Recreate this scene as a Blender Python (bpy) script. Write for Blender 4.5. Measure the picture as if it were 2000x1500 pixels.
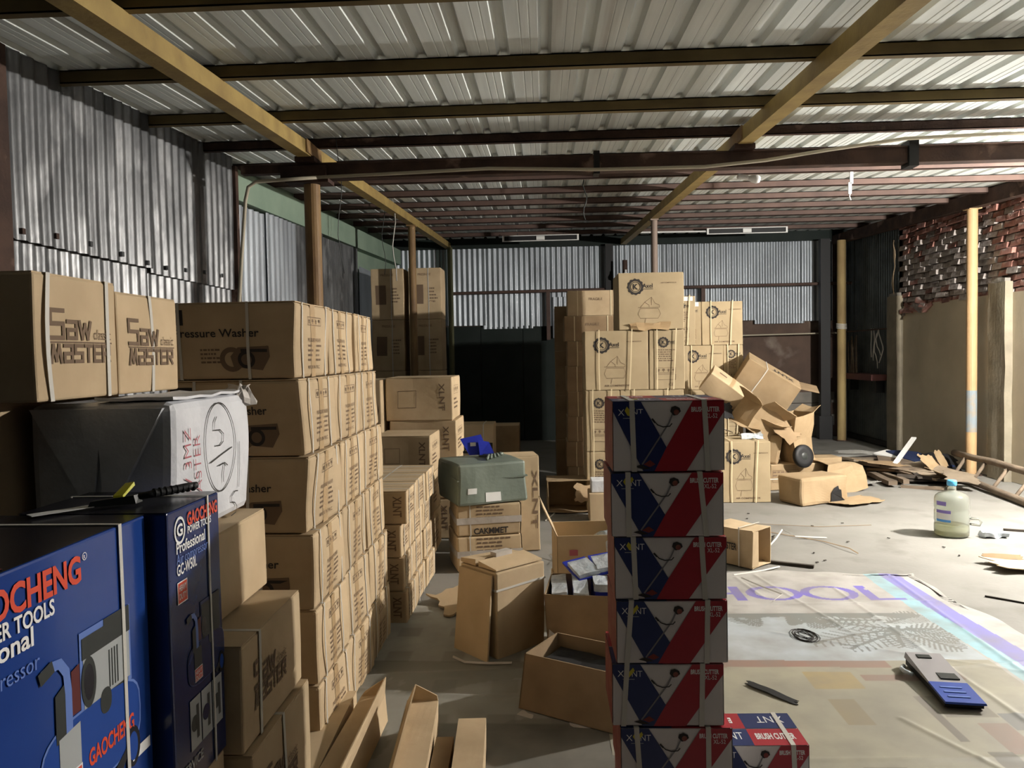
import bpy, bmesh, math, random
import numpy as np
from mathutils import Vector, Matrix, Euler, noise

for o in list(bpy.data.objects):
    bpy.data.objects.remove(o)
scene = bpy.context.scene
COL = scene.collection
rnd = random.Random(7)
R = math.radians

# ------------------------------------------------------------------ camera
FPX = 1500.0                       # focal length in pixels of a 2000 px wide frame
cam_d = bpy.data.cameras.new('camera')
cam_d.sensor_fit = 'HORIZONTAL'
cam_d.sensor_width = 36.0
cam_d.lens = FPX / 2000.0 * 36.0
cam_d.clip_start = 0.05
cam_d.clip_end = 200
cam = bpy.data.objects.new('camera', cam_d)
COL.objects.link(cam)
cam.location = (0, 0, 1.65)
yaw = math.atan(65 / FPX)          # looks a little left of the room's long axis
pitch = -math.atan(59 / FPX)       # and a little down
roll = -0.018
cam.rotation_euler = (Matrix.Rotation(yaw, 3, 'Z') @ Matrix.Rotation(math.pi / 2 + pitch, 3, 'X')
                      @ Matrix.Rotation(roll, 3, 'Z')).to_euler()
scene.camera = cam

# ------------------------------------------------------------------ world and exposure
world = bpy.data.worlds.new('night')
scene.world = world
world.use_nodes = True
bg = world.node_tree.nodes['Background']
bg.inputs['Color'].default_value = (0.5, 0.55, 0.6, 1)
bg.inputs['Strength'].default_value = 0.001
vs = scene.view_settings
vs.view_transform = 'Standard'
vs.look = 'None'
vs.gamma = 1.0
vs.use_curve_mapping = False
vs.exposure = 1.92

LAMP_POS = (5.38, 6.0, 2.75)       # the burning bulb on the right-hand wall, out of frame
LAMP_POWER = 1350.0


def lamp(name, loc, power, color, radius):
    d = bpy.data.lights.new(name, 'POINT')
    d.energy = power
    d.color = color
    d.shadow_soft_size = radius
    o = bpy.data.objects.new(name, d)
    COL.objects.link(o)
    o.location = loc
    return o


# ------------------------------------------------------------------ materials
MATS = {}


def mat(name, col, rough=0.85, metal=0.0, col2=None, scale=6.0, detail=4.0, bump=0.0, bscale=60.0,
        vary=0.0, spec=0.3, stretch=(1, 1, 1), lo=0.35, hi=0.7, col3=None, scale3=2.0, lo3=.5, hi3=.65):
    if name in MATS:
        return MATS[name]
    m = bpy.data.materials.new(name)
    m.use_nodes = True
    nt = m.node_tree
    N, L = nt.nodes, nt.links
    b = N['Principled BSDF']
    b.inputs['Base Color'].default_value = (*col, 1)
    b.inputs['Roughness'].default_value = rough
    b.inputs['Metallic'].default_value = metal
    b.inputs['Specular IOR Level'].default_value = spec
    tc = N.new('ShaderNodeTexCoord')
    mp = N.new('ShaderNodeMapping')
    mp.inputs['Scale'].default_value = stretch
    L.new(tc.outputs['Object'], mp.inputs['Vector'])
    out = None

    def mixn(a, bcol, fac):
        mx = N.new('ShaderNodeMix')
        mx.data_type = 'RGBA'
        if isinstance(a, tuple):
            mx.inputs['A'].default_value = (*a, 1)
        else:
            L.new(a, mx.inputs['A'])
        mx.inputs['B'].default_value = (*bcol, 1)
        L.new(fac, mx.inputs['Factor'])
        return mx.outputs['Result']

    def nz(sc, det, lo_, hi_):
        t = N.new('ShaderNodeTexNoise')
        t.inputs['Scale'].default_value = sc
        t.inputs['Detail'].default_value = det
        L.new(mp.outputs['Vector'], t.inputs['Vector'])
        r = N.new('ShaderNodeMapRange')
        r.inputs['From Min'].default_value = lo_
        r.inputs['From Max'].default_value = hi_
        L.new(t.outputs['Fac'], r.inputs['Value'])
        return r.outputs['Result']
    if col2:
        out = mixn(col, col2, nz(scale, detail, lo, hi))
    if col3:
        out = mixn(out if out else col, col3, nz(scale3, 5, lo3, hi3))
    if vary > 0:
        oi = N.new('ShaderNodeObjectInfo')
        hs = N.new('ShaderNodeHueSaturation')
        r = N.new('ShaderNodeMapRange')
        r.inputs['To Min'].default_value = 1 - vary
        r.inputs['To Max'].default_value = 1 + vary
        L.new(oi.outputs['Random'], r.inputs['Value'])
        L.new(r.outputs['Result'], hs.inputs['Value'])
        if out:
            L.new(out, hs.inputs['Color'])
        else:
            hs.inputs['Color'].default_value = (*col, 1)
        out = hs.outputs['Color']
    if out:
        L.new(out, b.inputs['Base Color'])
    if bump > 0:
        t = N.new('ShaderNodeTexNoise')
        t.inputs['Scale'].default_value = bscale
        t.inputs['Detail'].default_value = 4
        L.new(mp.outputs['Vector'], t.inputs['Vector'])
        bp = N.new('ShaderNodeBump')
        bp.inputs['Strength'].default_value = bump
        bp.inputs['Distance'].default_value = 0.01
        L.new(t.outputs['Fac'], bp.inputs['Height'])
        L.new(bp.outputs['Normal'], b.inputs['Normal'])
    MATS[name] = m
    return m


M_CARD = mat('cardboard', (.53, .405, .255), .88, col2=(.445, .335, .205), scale=5, vary=.1, bump=.08, bscale=25, col3=(.35, .26, .155), scale3=3, lo3=.6, hi3=.85)
M_CARD_K = mat('cardboard_yellow', (.425, .335, .207), .85, col2=(.365, .285, .172), scale=4, vary=.06, bump=.06, bscale=20)
M_CARD_D = mat('cardboard_old_shaded', (.29, .205, .12), .9, col2=(.22, .15, .085), scale=5, vary=.15, bump=.1, bscale=25)  # darker copy of the card; also paints shade on the rear stacks
M_CARD_M = mat('cardboard_crushed', (.35, .255, .15), .88, col2=(.29, .205, .115), scale=5, vary=.1, bump=.15, bscale=14)
M_CARD_IN = mat('cardboard_inside', (.42, .29, .16), .92, col2=(.34, .23, .125), scale=6)
M_TAPE = mat('packing_tape', (.42, .29, .155), .4, spec=.5)
M_STRAP = mat('white_strap', (.55, .53, .48), .5)
M_STRAP_Y = mat('cream_strap', (.68, .58, .38), .5)
M_INK = mat('black_ink', (.035, .03, .028), .8)
M_INK_S = mat('faded_ink', (.17, .115, .075), .85)
M_INK_P = mat('purple_ink', (.1, .06, .09), .8)
M_RED = mat('red_print', (.34, .018, .03), .4, spec=.4)
M_NAVY = mat('navy_print', (.016, .028, .11), .38, spec=.4)
M_WHITEBOX = mat('white_print', (.68, .65, .64), .5, spec=.35, col2=(.6, .57, .56), scale=3)
M_WHITE = mat('white_ink', (.75, .75, .74), .5)
M_YELLOW = mat('yellow_print', (.55, .48, .05), .5)
M_REDSIDE = mat('red_side', (.19, .035, .03), .6, col2=(.30, .16, .11), scale=9, lo=.55, hi=.75)
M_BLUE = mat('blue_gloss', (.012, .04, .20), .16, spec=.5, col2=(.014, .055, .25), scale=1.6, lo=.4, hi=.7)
M_BLUE_D = mat('blue_gloss_shaded', (.010, .018, .075), .18, spec=.5, col2=(.012, .03, .13), scale=2)  # the gloss blue with the cutter stack's shade put into the colour
M_BLACKTOP = mat('black_gloss_card', (.012, .012, .018), .25, spec=.5, col2=(.05, .05, .06), scale=7, lo=.6, hi=.8)
M_ORANGE = mat('orange_red_print', (.65, .07, .03), .4)
M_PALEBLUE = mat('pale_blue_print', (.12, .2, .5), .35)
M_MIDBLUE = mat('mid_blue_print', (.016, .06, .28), .25)
M_GREYPR = mat('grey_print', (.36, .38, .38), .4)
M_DGREY = mat('dark_grey_print', (.03, .034, .032), .4)
M_SACK = mat('white_sack', (.66, .67, .70), .6, col2=(.52, .53, .56), scale=8, bump=.5, bscale=18, spec=.4)
M_GREEN = mat('grey_green_wrap', (.19, .225, .185), .5, col2=(.14, .17, .14), scale=4, bump=.5, bscale=9, spec=.4)
M_PLASTIC = mat('clear_plastic_film', (.62, .66, .7), .12, spec=.6, bump=.6, bscale=30, col2=(.35, .4, .45), scale=14)
M_FILM = mat('dusty_white_film', (.52, .48, .44), .5, bump=.5, bscale=14, col2=(.40, .36, .32), scale=9)
M_TIN = mat('galvanised_tin', (.155, .16, .165), .4, .5, col2=(.055, .057, .06), scale=3.5, detail=8, bump=.12, bscale=30, stretch=(1, 1, .5), vary=.1, col3=(.23, .235, .24), scale3=5, lo3=.55, hi3=.7)
M_TIN_B = mat('bluish_tin', (.40, .44, .48), .42, .5, col2=(.25, .27, .30), scale=2.2, detail=8, bump=.1, bscale=20, stretch=(1, 1, .4), vary=.12)
M_TIN_D = mat('dark_tin', (.10, .115, .115), .5, .3, col2=(.06, .07, .07), scale=4)
M_ROOF = mat('roof_sheet_grey', (.72, .765, .745), .5, 0, col2=(.61, .65, .63), scale=3, detail=8, stretch=(9, .35, 1), vary=.06, col3=(.42, .42, .39), scale3=1.2, lo3=.58, hi3=.8)
M_RAFTER = mat('yellow_painted_steel', (.34, .245, .085), .6, col2=(.24, .165, .06), scale=7, bump=.15, bscale=40)
M_RUST = mat('rusty_brown_steel', (.075, .042, .030), .75, col2=(.035, .02, .016), scale=6, bump=.3, bscale=50, col3=(.20, .13, .10), scale3=4, lo3=.62, hi3=.7)
M_PURLIN = mat('brown_primer_steel', (.10, .062, .050), .65, col2=(.065, .04, .033), scale=4, vary=.12)
M_PURLIN_Y = mat('olive_painted_steel', (.17, .125, .05), .65, col2=(.10, .072, .032), scale=4)
M_PIPE = mat('brown_yellow_pipe', (.30, .19, .08), .6, col2=(.13, .075, .04), scale=5, bump=.2, bscale=40, stretch=(1, 1, .3))
M_PIPE_TAN = mat('tan_pipe', (.50, .33, .17), .6, col2=(.42, .27, .14), scale=3, bump=.1, bscale=40)
M_GREENWALL = mat('pale_green_paint', (.245, .325, .25), .85, col2=(.19, .265, .205), scale=2, bump=.15, bscale=20)
M_CONC = mat('concrete_floor', (.225, .218, .20), .8, col2=(.18, .174, .158), scale=1.6, detail=9, bump=.15, bscale=25, col3=(.135, .128, .112), scale3=2.6, lo3=.54, hi3=.78)
M_PLASTER = mat('brown_plaster', (.52, .455, .34), .92, col2=(.40, .345, .255), scale=1.3, detail=7, bump=.2, bscale=15, col3=(.58, .51, .39), scale3=.9, lo3=.55, hi3=.8)
M_BRICK = mat('old_brick', (.34, .17, .135), .9, col2=(.22, .11, .095), scale=12, vary=.35, bump=.6, bscale=25, col3=(.42, .38, .35), scale3=5, lo3=.52, hi3=.72)
M_BRICK_G = mat('mortared_brick', (.38, .345, .32), .92, col2=(.2, .165, .155), scale=9, vary=.3, bump=.7, bscale=22)
M_MORTAR = mat('dark_mortar', (.09, .07, .065), .95, bump=.6, bscale=30)
M_POST = mat('rough_concrete_post', (.265, .235, .175), .95, col2=(.185, .16, .12), scale=4, bump=.5, bscale=22)
M_BLOCK = mat('concrete_block', (.25, .23, .20), .95, col2=(.19, .175, .155), scale=5, vary=.12, bump=.3, bscale=30)
M_BROWNWALL = mat('stained_brown_render', (.115, .078, .06), .95, col2=(.08, .055, .045), scale=3, bump=.3, bscale=25, col3=(.22, .18, .15), scale3=2.2, lo3=.58, hi3=.75)
M_BLACKGREEN = mat('black_green_board_shade', (.010, .016, .014), .8, col2=(.016, .022, .02), scale=3)  # near-black; also carries the painted shade low on the back wall
M_BLACK = mat('black_rubber', (.012, .012, .013), .55)
M_WOOD = mat('weathered_wood', (.19, .145, .105), .9, col2=(.12, .09, .065), scale=6, stretch=(1, 1, 1), bump=.3, bscale=40, vary=.2)
M_WOOD_L = mat('pale_plywood', (.25, .20, .145), .9, col2=(.18, .14, .1), scale=5, vary=.25)
M_WOOD_D = mat('dark_wood_scrap', (.055, .045, .037), .9, col2=(.03, .025, .02), scale=6, vary=.3)
M_BAMBOO = mat('yellow_timber_pole', (.36, .27, .12), .8, col2=(.22, .15, .07), scale=5, stretch=(1, 1, .3))
M_WHITEPL = mat('white_plastic', (.72, .72, .70), .4)
M_CREAMPL = mat('cream_conduit', (.42, .38, .29), .5)
M_PAPER = mat('white_paper', (.7, .7, .68), .8)
M_SHELF = mat('dull_red_shelf', (.13, .05, .045), .7)
M_CAP = mat('sky_blue_plastic', (.10, .42, .75), .35)
M_LBLUE = mat('label_blue', (.08, .28, .65), .5)
M_LPURP = mat('label_purple', (.22, .17, .5), .5)
M_TARPNAVY = mat('navy_tarp', (.015, .025, .07), .6, bump=.4, bscale=15)
M_CLOTHPALE = mat('pale_cloth', (.3, .295, .275), .9)
M_TANCLOTH = mat('tan_cloth', (.5, .38, .25), .9)


def emissive(name, col, strength):
    m = bpy.data.materials.new(name)
    m.use_nodes = True
    b = m.node_tree.nodes['Principled BSDF']
    b.inputs['Base Color'].default_value = (*col, 1)
    b.inputs['Emission Color'].default_value = (*col, 1)
    b.inputs['Emission Strength'].default_value = strength
    return m


def glassy(name, col, rough=.05, alpha=.45):
    m = bpy.data.materials.new(name)
    m.use_nodes = True
    b = m.node_tree.nodes['Principled BSDF']
    b.inputs['Base Color'].default_value = (*col, 1)
    b.inputs['Roughness'].default_value = rough
    b.inputs['Transmission Weight'].default_value = alpha
    b.inputs['IOR'].default_value = 1.25
    return m


M_BOTTLE = glassy('cloudy_clear_plastic', (.80, .83, .78), .14, .9)
M_WATER = glassy('yellowish_water', (.82, .80, .55), .1, .75)
M_BULB = emissive('glowing_bulb', (1, .95, .85), 30)

# ------------------------------------------------------------------ mesh helpers


class MB:
    """collects vertices and faces, links them as one mesh object"""

    def __init__(self):
        self.v = []
        self.f = []

    def add(self, vs_, fs):
        n = len(self.v)
        self.v += [tuple(p) for p in vs_]
        self.f += [tuple(i + n for i in f) for f in fs]
        return self

    def box(self, x0, x1, y0, y1, z0, z1):
        return self.add([(x0, y0, z0), (x1, y0, z0), (x1, y1, z0), (x0, y1, z0),
                         (x0, y0, z1), (x1, y0, z1), (x1, y1, z1), (x0, y1, z1)],
                        [(0, 3, 2, 1), (4, 5, 6, 7), (0, 1, 5, 4), (1, 2, 6, 5), (2, 3, 7, 6), (3, 0, 4, 7)])

    def hexa(self, b, t):
        """eight corners: bottom four and top four, both counter-clockwise from above"""
        return self.add(list(b) + list(t),
                        [(0, 3, 2, 1), (4, 5, 6, 7), (0, 1, 5, 4), (1, 2, 6, 5), (2, 3, 7, 6), (3, 0, 4, 7)])

    def tube(self, path, r, n=8, caps=True):
        path = [Vector(p) for p in path]
        rs = r if isinstance(r, (list, tuple)) else [r] * len(path)
        base = len(self.v)
        ref = None
        for i, p in enumerate(path):
            a = path[max(i - 1, 0)]
            b = path[min(i + 1, len(path) - 1)]
            t = (b - a).normalized()
            if ref is None:
                ref = t.orthogonal().normalized()
            u = (ref - t * ref.dot(t))
            u = u.normalized() if u.length > 1e-6 else t.orthogonal().normalized()
            ref = u
            w = t.cross(u)
            for k in range(n):
                an = 2 * math.pi * k / n
                self.v.append(tuple(p + (u * math.cos(an) + w * math.sin(an)) * rs[i]))
        for i in range(len(path) - 1):
            for k in range(n):
                k2 = (k + 1) % n
                self.f.append((base + i * n + k, base + i * n + k2, base + (i + 1) * n + k2, base + (i + 1) * n + k))
        if caps:
            self.f.append(tuple(base + k for k in range(n))[::-1])
            self.f.append(tuple(base + (len(path) - 1) * n + k for k in range(n)))
        return self

    def lathe(self, prof, n=24, cx=0, cy=0):
        base = len(self.v)
        for r, z in prof:
            for k in range(n):
                a = 2 * math.pi * k / n
                self.v.append((cx + r * math.cos(a), cy + r * math.sin(a), z))
        for i in range(len(prof) - 1):
            for k in range(n):
                k2 = (k + 1) % n
                self.f.append((base + i * n + k, base + i * n + k2, base + (i + 1) * n + k2, base + (i + 1) * n + k))
        self.f.append(tuple(base + k for k in range(n))[::-1])
        self.f.append(tuple(base + (len(prof) - 1) * n + k for k in range(n)))
        return self

    def ribbon(self, path, width_dir, w, t=.002):
        """a flat band along a path; width_dir is the direction of its width"""
        wd = Vector(width_dir).normalized() * (w / 2)
        path = [Vector(p) for p in path]
        base = len(self.v)
        for i, p in enumerate(path):
            a = path[max(i - 1, 0)]
            b = path[min(i + 1, len(path) - 1)]
            nrm = (b - a).cross(wd)
            nrm = nrm.normalized() * t / 2 if nrm.length > 1e-9 else Vector((0, 0, t / 2))
            for s in (p - wd - nrm, p + wd - nrm, p + wd + nrm, p - wd + nrm):
                self.v.append(tuple(s))
        for i in range(len(path) - 1):
            for k in range(4):
                k2 = (k + 1) % 4
                self.f.append((base + i * 4 + k, base + i * 4 + k2, base + (i + 1) * 4 + k2, base + (i + 1) * 4 + k))
        e = base + (len(path) - 1) * 4
        self.f.append((base + 3, base + 2, base + 1, base))
        self.f.append((e, e + 1, e + 2, e + 3))
        return self

    def build(self, name, m, parent=None, smooth=False, loc=None, rot=None):
        me = bpy.data.meshes.new(name)
        me.from_pydata(self.v, [], self.f)
        me.update()
        if isinstance(m, str):
            m = MATS[m]
        me.materials.append(m)
        if smooth:
            me.polygons.foreach_set('use_smooth', [True] * len(me.polygons))
        o = bpy.data.objects.new(name, me)
        COL.objects.link(o)
        if parent is not None:
            o.parent = parent
        if loc is not None:
            o.location = loc
        if rot is not None:
            o.rotation_euler = rot
        return o


def tag(o, label=None, cat=None, group=None, kind=None):
    if label:
        o['label'] = label
    if cat:
        o['category'] = cat
    if group:
        o['group'] = group
    if kind:
        o['kind'] = kind
    return o


def empty(name, loc=(0, 0, 0), rot=(0, 0, 0)):
    o = bpy.data.objects.new(name, None)
    o.empty_display_size = .1
    COL.objects.link(o)
    o.location = loc
    o.rotation_euler = rot
    return o


def thing(name, label, cat, loc=(0, 0, 0), rot=(0, 0, 0), group=None):
    return tag(empty(name, loc, rot), label, cat, group)


def recalc(o):
    bm = bmesh.new()
    bm.from_mesh(o.data)
    bmesh.ops.recalc_face_normals(bm, faces=bm.faces)
    bm.to_mesh(o.data)
    bm.free()
    return o


# ------------------------------------------------------------------ lettering
_text_cache = {}


def text_mesh(s, bold=0.0):
    """vertices and faces of a line of text, cap height scaled to 1, left edge at 0, baseline at 0"""
    key = (s, bold)
    if key in _text_cache:
        return _text_cache[key]
    cu = bpy.data.curves.new('lettering', 'FONT')
    cu.body = s
    cu.resolution_u = 3
    cu.offset = bold
    ob = bpy.data.objects.new('lettering', cu)
    COL.objects.link(ob)
    dg = bpy.context.evaluated_depsgraph_get()
    me = bpy.data.meshes.new_from_object(ob.evaluated_get(dg))
    vv = [tuple(v.co) for v in me.vertices]
    ff = [tuple(p.vertices) for p in me.polygons]
    bpy.data.objects.remove(ob)
    bpy.data.curves.remove(cu)
    bpy.data.meshes.remove(me)
    x0 = min(p[0] for p in vv)
    x1 = max(p[0] for p in vv)
    k = 1 / 0.69
    vv = [((p[0] - x0) * k, p[1] * k) for p in vv]
    res = (vv, ff, (x1 - x0) * k)
    _text_cache[key] = res
    return res


FACES = {'+X': (Vector((0, 1, 0)), Vector((0, 0, 1)), Vector((1, 0, 0))),
         '-X': (Vector((0, -1, 0)), Vector((0, 0, 1)), Vector((-1, 0, 0))),
         '-Y': (Vector((1, 0, 0)), Vector((0, 0, 1)), Vector((0, -1, 0))),
         '+Y': (Vector((-1, 0, 0)), Vector((0, 0, 1)), Vector((0, 1, 0))),
         'top': (Vector((1, 0, 0)), Vector((0, 1, 0)), Vector((0, 0, 1)))}


class Carton:
    """a closed carton: an Empty at its base with body, straps, tape and print as parts"""

    def __init__(self, label, loc, size, rotz=0, rot=None, material=None, group=None, name='carton', cat='box',
                 jit=.004, n=5, rad=.006, seed=None, shear=(0, 0), split=False):
        self.sx, self.sy, self.sz = size
        self.sz -= .005                # room for flaps and straps under whatever stands on it
        self.jit = jit
        self.shear = shear
        self.seed = seed if seed is not None else rnd.uniform(0, 500)
        self.root = thing(name, label, cat, loc, rot if rot else (0, 0, rotz), group)
        self.prints = {}
        self.split = split
        self._body(material or M_CARD, n, rad)

    def deform(self, p):
        p = Vector(p)
        if self.jit:
            q = noise.noise_vector(Vector((p.x * 3.1 + self.seed, p.y * 3.1, p.z * 3.1 + self.seed * .37)))
            fade = min(1, max(0, p.z / .06), max(0, (self.sz - p.z) / .06 + .15))
            p = p + Vector((q.x, q.y, q.z * .6 * fade)) * self.jit
        k = p.z / self.sz
        return Vector((p.x + self.shear[0] * k, p.y + self.shear[1] * k, p.z))

    def _body(self, m, n, rad):
        h = Vector((self.sx / 2, self.sy / 2, self.sz / 2))
        vid = {}
        V = []
        F = []

        def pts(hh):
            return [-hh] + [-hh + rad + (2 * hh - 2 * rad) * i / n for i in range(n + 1)] + [hh]

        def vert(p):
            key = (round(p[0], 5), round(p[1], 5), round(p[2], 5))
            if key not in vid:
                p = Vector(p)
                inner = Vector([max(-h[i] + rad, min(h[i] - rad, p[i])) for i in range(3)])
                d = p - inner
                if d.length > 1e-9:
                    p = inner + d.normalized() * rad
                p.z += h.z
                vid[key] = len(V)
                V.append(tuple(self.deform(p)))
            return vid[key]
        ax = [pts(h.x), pts(h.y), pts(h.z)]
        for a in range(3):
            b, c = (a + 1) % 3, (a + 2) % 3
            for s in (-1, 1):
                for i in range(len(ax[b]) - 1):
                    for j in range(len(ax[c]) - 1):
                        q = []
                        for (ii, jj) in ((i, j), (i + 1, j), (i + 1, j + 1), (i, j + 1)):
                            p = [0, 0, 0]
                            p[a] = s * h[a]
                            p[b] = ax[b][ii]
                            p[c] = ax[c][jj]
                            q.append(vert(p))
                        F.append(tuple(q) if s > 0 else tuple(q[::-1]))
        mb = MB()
        mb.v, mb.f = V, F
        self.body = mb.build('body', m, self.root)

    def frame(self, face):
        u, v, nrm = FACES[face]
        h = Vector((self.sx / 2, self.sy / 2, self.sz / 2))
        c = Vector((0, 0, h.z)) + Vector((nrm.x * h.x, nrm.y * h.y, nrm.z * h.z))
        w = abs(u.x) * self.sx + abs(u.y) * self.sy + abs(u.z) * self.sz
        hh = abs(v.x) * self.sx + abs(v.y) * self.sy + abs(v.z) * self.sz
        return c, u, v, nrm, w, hh

    def _put(self, face, verts2, faces2, m, lift, name='print'):
        """verts2 in metres from the face's lower left corner"""
        c, u, v, nrm, w, h = self.frame(face)
        P = [self.deform(c + u * (a - w / 2) + v * (b - h / 2) + nrm * lift) for a, b in verts2]
        if name == 'lettering' or self.split:
            MB().add(P, faces2).build(name, m, self.body)
            return
        mb = self.prints.setdefault((m.name, name), MB())
        mb.add(P, faces2)

    def text(self, face, s, a, b, size, m=None, bold=.012, width=None, lift=.0022, up=True, flip=False, down=False, name='lettering'):
        """a, b: fractions of the face; size: cap height in metres; up=False turns the line to run upwards"""
        c, u, v, nrm, w, h = self.frame(face)
        vv, ff, tw = text_mesh(s, bold)
        kx = size if width is None else width / tw
        if down:
            q = [(a * w + y * size, b * h - x * kx) for x, y in vv]
        elif up:
            q = [(a * w + x * kx, b * h + y * size) for x, y in vv]
        else:
            q = [(a * w - y * size, b * h + x * kx) for x, y in vv]
        if flip:
            W = tw * kx
            q = [(2 * a * w + W - p[0], 2 * b * h + size - p[1]) for p in q]
        self._put(face, q, ff, m or M_INK, lift, name)

    def poly(self, face, pts, m, lift=.0016, sub=False, name='print'):
        c, u, v, nrm, w, h = self.frame(face)
        self._put(face, [(a * w, b * h) for a, b in pts], [tuple(range(len(pts)))], m, lift, name)

    def rect(self, face, a0, a1, b0, b1, m, lift=.0016, name='print', n=4):
        c, u, v, nrm, w, h = self.frame(face)
        V = []
        F = []
        for i in range(n + 1):
            for j in range(n + 1):
                V.append(((a0 + (a1 - a0) * i / n) * w, (b0 + (b1 - b0) * j / n) * h))
        for i in range(n):
            for j in range(n):
                k = i * (n + 1) + j
                F.append((k, k + n + 1, k + n + 2, k + 1))
        self._put(face, V, F, m, lift, name)

    def frame_rect(self, face, a0, a1, b0, b1, t, m, lift=.002):
        c, u, v, nrm, w, h = self.frame(face)
        ta, tb = t / w, t / h
        self.rect(face, a0, a1, b0, b0 + tb, m, lift, n=1)
        self.rect(face, a0, a1, b1 - tb, b1, m, lift, n=1)
        self.rect(face, a0, a0 + ta, b0, b1, m, lift, n=1)
        self.rect(face, a1 - ta, a1, b0, b1, m, lift, n=1)

    def line(self, face, pts, t, m, lift=.0022, name='print'):
        c, u, v, nrm, w, h = self.frame(face)
        P = [Vector((a * w, b * h)) for a, b in pts]
        V = []
        F = []
        for i in range(len(P)):
            d = (P[min(i + 1, len(P) - 1)] - P[max(i - 1, 0)])
            d = d.normalized() if d.length > 1e-9 else Vector((1, 0))
            nn = Vector((-d.y, d.x)) * t / 2
            V += [tuple(P[i] + nn), tuple(P[i] - nn)]
        for i in range(len(P) - 1):
            F.append((2 * i, 2 * i + 1, 2 * i + 3, 2 * i + 2))
        self._put(face, V, F, m, lift, name)

    def strokes(self, face, glyphs, a, b, cw, ch, gap, t, m, lift=.0022):
        """squared-off capitals drawn from strokes; cw, ch: letter width and height in metres"""
        c, u, v, nrm, w, h = self.frame(face)
        V = []
        F = []
        x0 = a * w
        for g in glyphs:
            k = g[0]
            for (p_, q_) in g[1]:
                P = Vector((x0 + p_[0] * cw * k, b * h + p_[1] * ch))
                Q = Vector((x0 + q_[0] * cw * k, b * h + q_[1] * ch))
                d = (Q - P).normalized()
                nn = Vector((-d.y, d.x)) * t / 2
                P = P - d * t / 2
                Q = Q + d * t / 2
                n = len(V)
                V += [tuple(P + nn), tuple(P - nn), tuple(Q - nn), tuple(Q + nn)]
                F.append((n, n + 1, n + 2, n + 3))
            x0 += cw * k + gap
        self._put(face, V, F, m, lift, 'lettering')

    def disc(self, face, a, b, r, m, lift=.002, r_in=0, n=24, teeth=0, squash=1, name='print'):
        c, u, v, nrm, w, h = self.frame(face)
        cx, cy = a * w, b * h
        if r_in <= 0:
            V = [(cx + r * math.cos(6.2832 * k / n), cy + r * squash * math.sin(6.2832 * k / n)) for k in range(n)]
            self._put(face, V, [tuple(range(n))], m, lift, name)
            return
        V = []
        F = []
        for k in range(n):
            rr = r
            if teeth and (k // (n // (2 * teeth))) % 2:
                rr = r * .92
            ca, sa = math.cos(6.2832 * k / n), math.sin(6.2832 * k / n)
            V += [(cx + rr * ca, cy + rr * sa * squash), (cx + r_in * ca, cy + r_in * sa * squash)]
        for k in range(n):
            k2 = (k + 1) % n
            F.append((2 * k, 2 * k2, 2 * k2 + 1, 2 * k + 1))
        self._put(face, V, F, m, lift, name)

    def bars(self, face, a0, a1, b0, b1, rows, m, th=.45, seed=0):
        """rows of small unreadable print"""
        rr = random.Random(seed)
        for i in range(rows):
            y1 = b1 - (b1 - b0) * i / rows
            y0 = y1 - (b1 - b0) / rows * th
            x = a0
            end = a0 + (a1 - a0) * rr.uniform(.6, 1)
            while x < end:
                wd = (a1 - a0) * rr.uniform(.05, .2)
                self.rect(face, x, min(x + wd, end), y0, y1, m, n=1)
                x += wd + (a1 - a0) * .04

    def strap(self, axis, pos, m=None, w=.012, slack=0, lift=.003, tilt=0):
        """a strap all round the carton; axis 'x' or 'y' is the one it is perpendicular to, pos a fraction along it"""
        m = m or M_STRAP
        mb = MB()
        H = self.sz
        n = 8
        path = []
        if axis == 'x':
            x = (pos - .5) * self.sx
            h = self.sy / 2 + lift
            loop = [(-h, -.0005), (-h, H + lift), (h, H + lift), (h, -.0005)]
            wd = Vector((1, 0, 0))
        elif axis == 'y':
            y = (pos - .5) * self.sy
            h = self.sx / 2 + lift
            loop = [(-h, -.0005), (-h, H + lift), (h, H + lift), (h, -.0005)]
            wd = Vector((0, 1, 0))
        else:
            z = pos * H
            hx, hy = self.sx / 2 + lift, self.sy / 2 + lift
            loop = [(-hx, -hy), (hx, -hy), (hx, hy), (-hx, hy)]
            wd = Vector((0, 0, 1))
        L = loop + [loop[0]] if axis == 'z' else loop
        for i in range(len(L) - 1):
            for k in range(n):
                t = k / n
                a = L[i][0] + (L[i + 1][0] - L[i][0]) * t
                b = L[i][1] + (L[i + 1][1] - L[i][1]) * t
                bow = slack * math.sin(math.pi * t) if axis != 'z' and i == 2 else 0
                if axis == 'x':
                    p = (x + tilt * (b / H - .5) + bow, a, b)
                elif axis == 'y':
                    p = (a + (bow * .3 if i == 2 else 0), y + tilt * (b / H - .5) - bow, b)
                else:
                    p = (a, b, z)
                path.append(self.deform(p))
        last = L[-1]
        path.append(self.deform((x, last[0], last[1]) if axis == 'x' else (last[0], y, last[1]) if axis == 'y' else (last[0], last[1], z)))
        mb.ribbon(path, wd, w, .0014)
        return recalc(mb.build('strap', m, self.root))

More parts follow.
